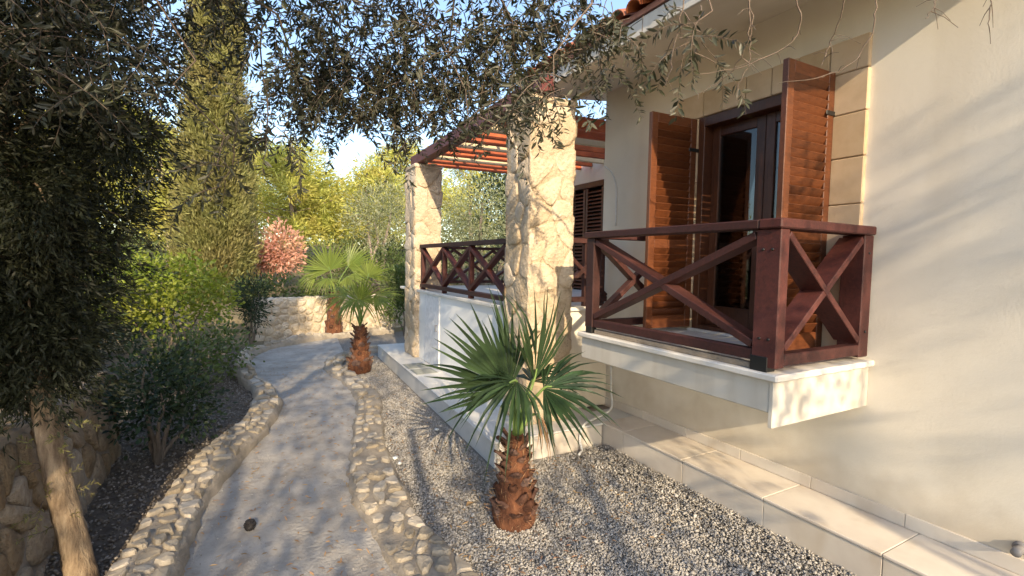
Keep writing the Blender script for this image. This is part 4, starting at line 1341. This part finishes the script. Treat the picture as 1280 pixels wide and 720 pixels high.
# undergrowth in front of the pines, so that no bare horizon shows
k = 0
for x, y, lab in ((-3.6, 15.5, 'low green thicket left of the tall cypress foot'), (-6.5, 16.5, 'low thicket behind the dark near cypress'), (4.2, 17.5, 'low green thicket behind the climbing shrub'),
                  (-2.9, 12.2, 'green bush behind the lime-green bush'), (-3.6, 8.4, 'tangled bush on the bank behind the stone wall'), (-3.2, 5.4, 'tangled bush on the bank at the left edge'), (7.5, 20, 'low thicket behind the silvery olive'), (-1.6, 20.5, 'green thicket just behind the tall cypress'), (2.9, 20.5, 'green thicket behind the pink bush'), (5.6, 23.5, 'thicket under the pale-trunked pine'), (-4.8, 20.5, 'thicket under the pine left of the tall cypress')):
    zb = terrain_z(x, y)
    bushy('thicket', (x, y, zb), [((x, y, zb + .7), (1.5, 1.0, .8), 120, 18, .2), ((x + .8, y + .4, zb + 1.1), (.9, .8, .7), 60, 18, .18)], 'mid_leaf' if k % 2 == 0 else 'dark_leaf',
          lab, 'bush', .11, .05, stems((x, y, zb - .1), [(x - .4, y, zb + 1), (x + .6, y, zb + 1.2)], .04), 'bark_olive', 'undergrowth of the garden edge')
    k += 1

wood = []
cc = np.array([[x, 44 + 5 * math.sin(x * .2) + random.uniform(-3, 3), random.uniform(2.2, 9.0)] for x in rng.uniform(-45, 45, 2600)])
bb = np.repeat(cc, 20, 0) + rng.normal(0, .75, (2600 * 20, 3))
fw = foliage('far_wood', [needle_arrays(bb, rng.normal(0, 1, (2600 * 20, 3)) + np.array([0, 0, .4]), rng.uniform(.4, .8, 2600 * 20), .16)], 'pine_leaf', None)
tag(fw, 'hazy green wood closing the view behind the pines', 'wood', kind='stuff')

# ---- unseen trees, invented and shaped to shade the garden
bushy('unseen_shade_tree', (-1.0, -4.6, .0), [((-.4, -4.3, 4.6), (2.3, 1.3, 1.5), 66, 24, .18), ((-2.6, -4.6, 5.6), (1.8, 1.4, 2.4), 170, 22, .28), ((1.2, -4.0, 3.5), (1.2, 1.0, .9), 34, 22, .18), ((2.05, -4.2, 4.0), (.45, .5, .35), 9, 16, .12), ((2.1, -4.2, 5.1), (.55, .5, .5), 14, 16, .12), ((-1.0, -4.0, 3.2), (2.2, .9, .8), 28, 22, .17)], 'dark_leaf',
      'unseen broad tree behind the viewer, invented to shade the path', 'tree', .11, .05, stems((-1, -4.6, -.05), [(-.4, -4.3, 4.6), (-2.6, -4.6, 5.6), (1.2, -4, 3.6), (-1, -4, 3.4)], .2, .04), 'bark_olive')  # unseen tree, clumps set to dapple the path and balcony
bushy('olive_tree', (2.6, -7.5, .0), [((2.15, -7.3, 6.35), (.55, .7, .55), 46, 20, .16), ((2.9, -7.4, 6.9), (.9, .8, .5), 40, 20, .18), ((1.9, -7.6, 5.3), (.3, .6, .2), 5, 18, .12), ((2.2, -7.0, 4.65), (.3, .6, .12), 5, 18, .1), ((3.6, -7.2, 7.4), (.9, .9, .5), 24, 18, .2)], 'olive_leaf_far',
      'unseen thin olive tree far behind the viewer, invented to throw streaks on the wall', 'olive tree', .10, .026, stems((2.6, -7.5, -.05), [(2.15, -7.3, 6.3), (2.9, -7.4, 6.8), (1.9, -7.6, 5.2), (3.6, -7.2, 7.2), (1.9, -7.2, 5.9)], .13, .02), 'bark_olive')  # unseen tree, clumps set where their shadows streak the wall
bushy('unseen_shade_tree', (-6.1, 1.0, .6), [((-6.0, 1.2, 4.0), (1.9, 2.4, 2.0), 260, 22, .28), ((-6.0, -1.2, 4.4), (2.0, 1.8, 2.2), 200, 22, .28), ((-5.6, 3.2, 3.0), (1.0, 1.2, 1.4), 90, 22, .24)], 'dark_leaf',
      'unseen dense tree added outside the left edge of the view to block sky light', 'tree', .12, .055, stems((-6.1, 1.0, .5), [(-6.0, 1.2, 4.2), (-6.0, -1.2, 4.6), (-5.6, 3.2, 3.2)], .2, .04), 'bark_olive')  # added out of view to darken the left side

# ---- fan palms
def frond(parent, hub, axis, normal, R, spread, n, mat, root_pt, bend=.35, sep=.52, rad=.011, wav=.05):
    fr = empty('frond', (0, 0, 0))
    fr.parent = parent
    hub = Vector(hub)
    fr.location = hub - root_offset(parent)
    ax = Vector(axis).normalized()
    nm = Vector(normal)
    nm = (nm - ax * nm.dot(ax)).normalized()
    sd = nm.cross(ax)
    V, Q = [], []
    da = math.radians(spread) / n
    for i in range(n):
        a = (-.5 + (i + .5) / n) * math.radians(spread)
        Rs = R * (1 - .22 * (abs(a) / math.radians(spread) * 2) ** 2) * random.uniform(.82, 1.08)
        dirv = ax * math.cos(a) + sd * math.sin(a)
        per = sd * math.cos(a) - ax * math.sin(a)
        o = len(V)
        tw_ = random.uniform(-.12, .12)
        droopk = bend * random.uniform(.6, 1.6) + (random.uniform(.15, .45) if random.random() < .14 else 0)
        for s in (.03, .28, sep, .68, .84, 1.0):
            r = Rs * s
            if s <= sep: wd = r * math.tan(da / 2) * 1.02
            else: wd = Rs * sep * math.tan(da / 2) * (1 - (s - sep) / (1 - sep)) ** .75 * .85
            bendv = nm * (-droopk * R * s ** 2.4) + Vector((0, 0, -1)) * (droopk * .45 * R * max(0, s - .5) ** 2 * 2)
            c = hub + dirv * r + bendv + per * (tw_ * R * max(0, s - sep)) + nm * random.uniform(-wav, wav) * R * s * .25
            up = nm * wd * .55
            V += [c + per * wd + up * .5, c - up * .5, c - per * wd + up * .5]
        for k in range(5):
            b = o + k * 3
            Q += [(b, b + 1, b + 4, b + 3), (b + 1, b + 2, b + 5, b + 4)]
    bl_ = link('blade', mesh(V, Q, False), mat, fr)
    rp = Vector(root_pt)
    mid_ = rp.lerp(hub, .5) + Vector((0, 0, .04)) - ax * .02
    tube('petiole', curve_pts([rp, mid_, hub, hub + ax * R * .12], 4), [rad * (1.5 - .9 * i / 12) for i in range(13)], 'petiole', fr, 6)
    return fr

def palm(base, h, r0, r1, label, nb, seed):
    random.seed(seed)
    root = empty('fan_palm', base, label, 'palm', 'fan palms along the gravel bed')
    b = Vector(base)
    rings = 12
    pts = [b + Vector((random.uniform(-.01, .01), random.uniform(-.01, .01), -.04 + (h + .04) * i / (rings - 1))) for i in range(rings)]
    rad = [r0 * (.84 + .16 * math.sin(min(1, i / 4) * math.pi)) + (r1 - r0) * (i / (rings - 1)) ** 1.3 for i in range(rings)]
    tube('trunk', pts, [x * .86 for x in rad], 'palmtrunk', root, 14)
    # overlapping leaf bases
    for k in range(nb):
        t = k / (nb - 1)
        z = h * (.04 + .97 * t)
        rr = np.interp(t * (rings - 1), range(rings), rad) * .86
        a = k * 2.399 + random.uniform(-.2, .2)
        out = Vector((math.cos(a), math.sin(a), 0))
        sdv = Vector((-math.sin(a), math.cos(a), 0))
        wd = rr * random.uniform(.38, .62)
        hl = h * random.uniform(.1, .2)
        fl = .016 + .05 * t * random.uniform(.3, 1.3) + (.03 if random.random() < .2 else 0)
        c0 = b + out * (rr - .02) + Vector((0, 0, z - hl * .5))
        vs = []
        for (s, wk, of) in ((0, 1.0, .0), (.4, .92, .024), (.75, .68, .032 + fl * .5), (1.0, random.uniform(.15, .5), .03 + fl)):
            for e in (-1, -.4, .4, 1):
                vs.append(c0 + sdv * (wd * wk * e) + out * (of - abs(e) ** 2 * rr * .28 + random.uniform(-.004, .004)) + Vector((0, 0, hl * s + random.uniform(-.012, .012))))
        fs = [(r * 4 + k2, r * 4 + k2 + 1, r * 4 + k2 + 5, r * 4 + k2 + 4) for r in range(3) for k2 in range(3)]
        me = mesh(vs, fs, True)
        o = link('leaf_base', me, 'palmboot', root)
        sm = o.modifiers.new('thickness', 'SOLIDIFY'); sm.thickness = .012
    fb, fd = [], []
    for k in range(420):
        z = h * random.uniform(.05, 1.05)
        rr = np.interp(min(1, z / h) * (rings - 1), range(rings), rad) * .9
        a = random.uniform(0, 6.28)
        fb.append((b.x + math.cos(a) * rr, b.y + math.sin(a) * rr, b.z + z))
        fd.append((math.cos(a) * .6 + random.gauss(0, .4), math.sin(a) * .6 + random.gauss(0, .4), random.uniform(-.5, 1)))
    foliage('fibre', [needle_arrays(np.array(fb), np.array(fd), rng.uniform(.03, .09, 420), .004)], 'dry_leaf', root, 'stuff')
    return root

def loc(P0, r, f, u):
    fh = Vector((math.sin(YAW), math.cos(YAW), 0))
    return Vector(P0) + RT * r + fh * f + Vector((0, 0, u))
def dirl(r, f, u):
    fh = Vector((math.sin(YAW), math.cos(YAW), 0))
    return RT * r + fh * f + Vector((0, 0, u))

P1 = (1.77, 3.14, 0)
p1 = palm(P1, .68, .208, .11, 'small fan palm with dark green fans in the gravel in front', 52, 21)
C1 = loc(P1, 0, 0, .70)
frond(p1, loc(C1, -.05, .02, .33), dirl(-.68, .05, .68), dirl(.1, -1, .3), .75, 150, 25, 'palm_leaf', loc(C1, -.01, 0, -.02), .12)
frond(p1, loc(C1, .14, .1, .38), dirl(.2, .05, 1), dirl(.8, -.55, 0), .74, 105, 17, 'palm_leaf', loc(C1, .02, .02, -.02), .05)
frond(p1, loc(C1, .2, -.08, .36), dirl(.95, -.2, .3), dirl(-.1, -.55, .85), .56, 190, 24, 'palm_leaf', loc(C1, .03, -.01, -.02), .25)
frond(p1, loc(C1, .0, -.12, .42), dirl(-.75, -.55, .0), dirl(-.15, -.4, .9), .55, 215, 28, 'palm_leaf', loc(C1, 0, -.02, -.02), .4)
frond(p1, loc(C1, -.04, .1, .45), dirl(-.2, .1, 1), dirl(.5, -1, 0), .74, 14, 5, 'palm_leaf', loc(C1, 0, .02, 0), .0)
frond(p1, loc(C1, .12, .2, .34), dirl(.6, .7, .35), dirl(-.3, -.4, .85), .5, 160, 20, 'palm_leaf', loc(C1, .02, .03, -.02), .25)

frond(p1, loc(C1, .16, .06, .12), dirl(.55, -.15, -.75), dirl(.5, -.6, .4), .34, 60, 10, 'dry_leaf', loc(C1, .04, .0, -.04), .3)
P2 = (1.69, 8.64, 0)
p2 = palm(P2, .82, .25, .13, 'sunlit fan palm at the end of the kerb beside the porch', 40, 22)
C2 = loc(P2, 0, 0, .84)
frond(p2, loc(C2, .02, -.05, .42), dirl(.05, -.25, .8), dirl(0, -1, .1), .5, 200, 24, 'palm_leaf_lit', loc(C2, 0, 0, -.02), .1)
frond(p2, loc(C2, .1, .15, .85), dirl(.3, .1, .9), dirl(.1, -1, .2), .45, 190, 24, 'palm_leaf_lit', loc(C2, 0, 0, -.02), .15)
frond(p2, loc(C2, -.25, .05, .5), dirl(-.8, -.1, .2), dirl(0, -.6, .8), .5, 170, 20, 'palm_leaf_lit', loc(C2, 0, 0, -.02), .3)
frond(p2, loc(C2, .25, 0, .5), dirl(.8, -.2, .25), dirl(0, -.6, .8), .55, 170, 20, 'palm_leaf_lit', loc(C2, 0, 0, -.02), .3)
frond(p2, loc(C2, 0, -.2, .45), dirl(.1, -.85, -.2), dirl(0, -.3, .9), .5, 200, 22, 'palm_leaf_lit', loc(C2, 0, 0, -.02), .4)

P3 = (1.85, 12.75, 0)
p3 = palm(P3, 1.15, .26, .16, 'farther fan palm with big yellow-green fans against the back wall', 36, 23)
C3 = loc(P3, 0, 0, 1.15)
frond(p3, loc(C3, -.05, -.1, .55), dirl(-.35, -.1, .85), dirl(.1, -1, .25), 0.8, 190, 26, 'palm_leaf_lit', loc(C3, 0, 0, -.02), .1)
frond(p3, loc(C3, .35, .05, .65), dirl(.55, 0, .7), dirl(-.1, -1, .3), 0.75, 190, 24, 'palm_leaf_lit', loc(C3, 0, 0, -.02), .15)
frond(p3, loc(C3, -.4, 0, .45), dirl(-.9, -.1, .2), dirl(0, -.7, .7), .65, 180, 22, 'palm_leaf_lit', loc(C3, 0, 0, -.02), .3)
frond(p3, loc(C3, .4, -.15, .4), dirl(.8, -.4, -.1), dirl(.1, -.5, .8), .6, 180, 22, 'palm_leaf_lit', loc(C3, 0, 0, -.02), .35)
frond(p3, loc(C3, 0, -.3, .35), dirl(-.1, -.9, -.2), dirl(0, -.3, .9), .55, 200, 22, 'palm_leaf_lit', loc(C3, 0, 0, -.02), .4)
random.seed(99)

# ================================================================== SMALL THINGS
# pine cone on the path
pc = empty('pine_cone', (-.02, 3.87, .02), 'small dark pine cone lying on the pale path', 'pine cone')
core = []
tube('core', [(-.02, 3.83, .045), (-.02, 3.86, .052), (-.02, 3.9, .05), (-.02, 3.925, .045)], [.012, .03, .026, .006], 'cone', pc, 8)
for k in range(24):
    t = k / 24
    a = k * 2.4
    r = .034 * math.sin(math.pi * (.15 + .8 * t))
    c = Vector((-.02 + math.cos(a) * r, 3.835 + .085 * t, .05 + math.sin(a) * r))
    beam('scale', c - Vector((0, .006, 0)), c + Vector((math.cos(a) * .006, .014, math.sin(a) * .006)), .022, .006, 'cone', pc, (math.cos(a), 0, math.sin(a)), .001)
# white stones on the gravel, a fallen leaf
for i, (x, y, s, lab) in enumerate(((1.25, 4.66, .034, 'upper of two white stones on the gravel by the kerb'), (1.26, 4.52, .03, 'lower of two white stones on the gravel by the kerb'), (1.90, 5.25, .03, 'lone white stone on the gravel below the porch edge'))):
    me = pebble_mesh(50 + i, .6)
    me.materials.append(M['white_plaster'])
    o = link('white_stone', me, None)
    o.location = (x, y, .022)
    o.scale = (s, s, s)
    o.rotation_euler = (0, 0, i * 1.3)
    tag(o, lab, 'stone', 'white stones on the gravel')
v, f = leaf_arrays(np.array([[1.5, 3.45, .03]]), np.array([[.8, .3, .05]]), np.array([.09]), np.array([.045]), .4, np.array([[0, 0, 1.]]))
tag(link('fallen_leaf', np_mesh(v, f), 'dry_leaf'), 'dry brown fallen leaf on the gravel left of the near palm', 'leaf')
def litter_pts(n):
    out = []
    while len(out) < n:
        y_ = 2.4 + 7 * random.random() ** 1.3
        x_ = random.uniform(-.4, 3.2)
        if y_ > 4.0 and x_ > 2.0: continue
        on_p = interp_poly(LK, y_) + .2 < x_ < interp_poly(RK, y_) - .2
        on_g = x_ > interp_poly(RK, y_) + .2
        if not (on_p or on_g): continue
        out.append((x_, y_, .034 if on_p else .018))
    return np.array(out)
lp = litter_pts(900)
v, f = leaf_arrays(lp, np.stack([rng.normal(size=900), rng.normal(size=900), rng.normal(0,   .12, 900)], 1), rng.uniform(.03, .06, 900), rng.uniform(.008, .014, 900), .3, np.tile([[0, 0, 1.]], (900, 1)) + rng.normal(0, .2, (900, 3)))
tag(link('fallen_leaves', np_mesh(v, f), 'dry_leaf'), 'small dry olive leaves strewn over path and gravel', 'leaves', kind='stuff')
# floor grates on the porch
for y0, lab in ((7.05, 'nearer grey floor mat on the porch'), (7.48, 'farther grey floor mat on the porch')):
    g = empty('floor_mat', (2.4, y0 + .17, .244), lab, 'mat', 'grey mats on the porch')
    box('border', (2.22, y0, .2445), (2.56, y0 + .35, .254), 'grey_mat', g, .003)
    for k in range(9):
        box('rib', (2.24, y0 + .02 + k * .035, .2545), (2.54, y0 + .038 + k * .035, .259), 'grey_mat', g, .001)
# cables
tube_c = tube('wall_cable', curve_pts([(WX - .008, 4.74, 3.2), (WX - .012, 4.6, 3.1), (WX - .01, 4.52, 2.95), (WX - .01, 4.5, 2.75), (WX - .01, 4.5, 2.45)], 6), .009, 'cable_white')
tag(tube_c, 'white cable curving down the house wall beside the pillar', 'cable')
hose = tube('hose', curve_pts([(WX - .02, 4.5, .75), (WX - .03, 4.47, .45), (WX - .12, 4.35, .29), (3.5, 4.22, .268), (3.2, 4.1, .268), (3.08, 4.045, .22), (3.06, 4.03, .1), (3.05, 3.98, .03), (2.95, 3.9, .025)], 6), .013, 'cable_white')
tag(hose, 'pale hose hanging over the ledge corner from the house wall', 'hose')
# grey outlet pipe at the right edge of the wall
op = empty('outlet_pipe', (WX, .94, .4), 'grey plastic outlet pipe sticking out low on the wall at the right edge', 'pipe')
tube('pipe', [(WX + .01, .93, .41), (WX - .06, .93, .405), (WX - .09, .93, .40)], .024, 'grey_plastic', op, 12)
tube('collar', [(WX + .005, .93, .41), (WX - .02, .93, .41)], .036, 'grey_plastic', op, 14)
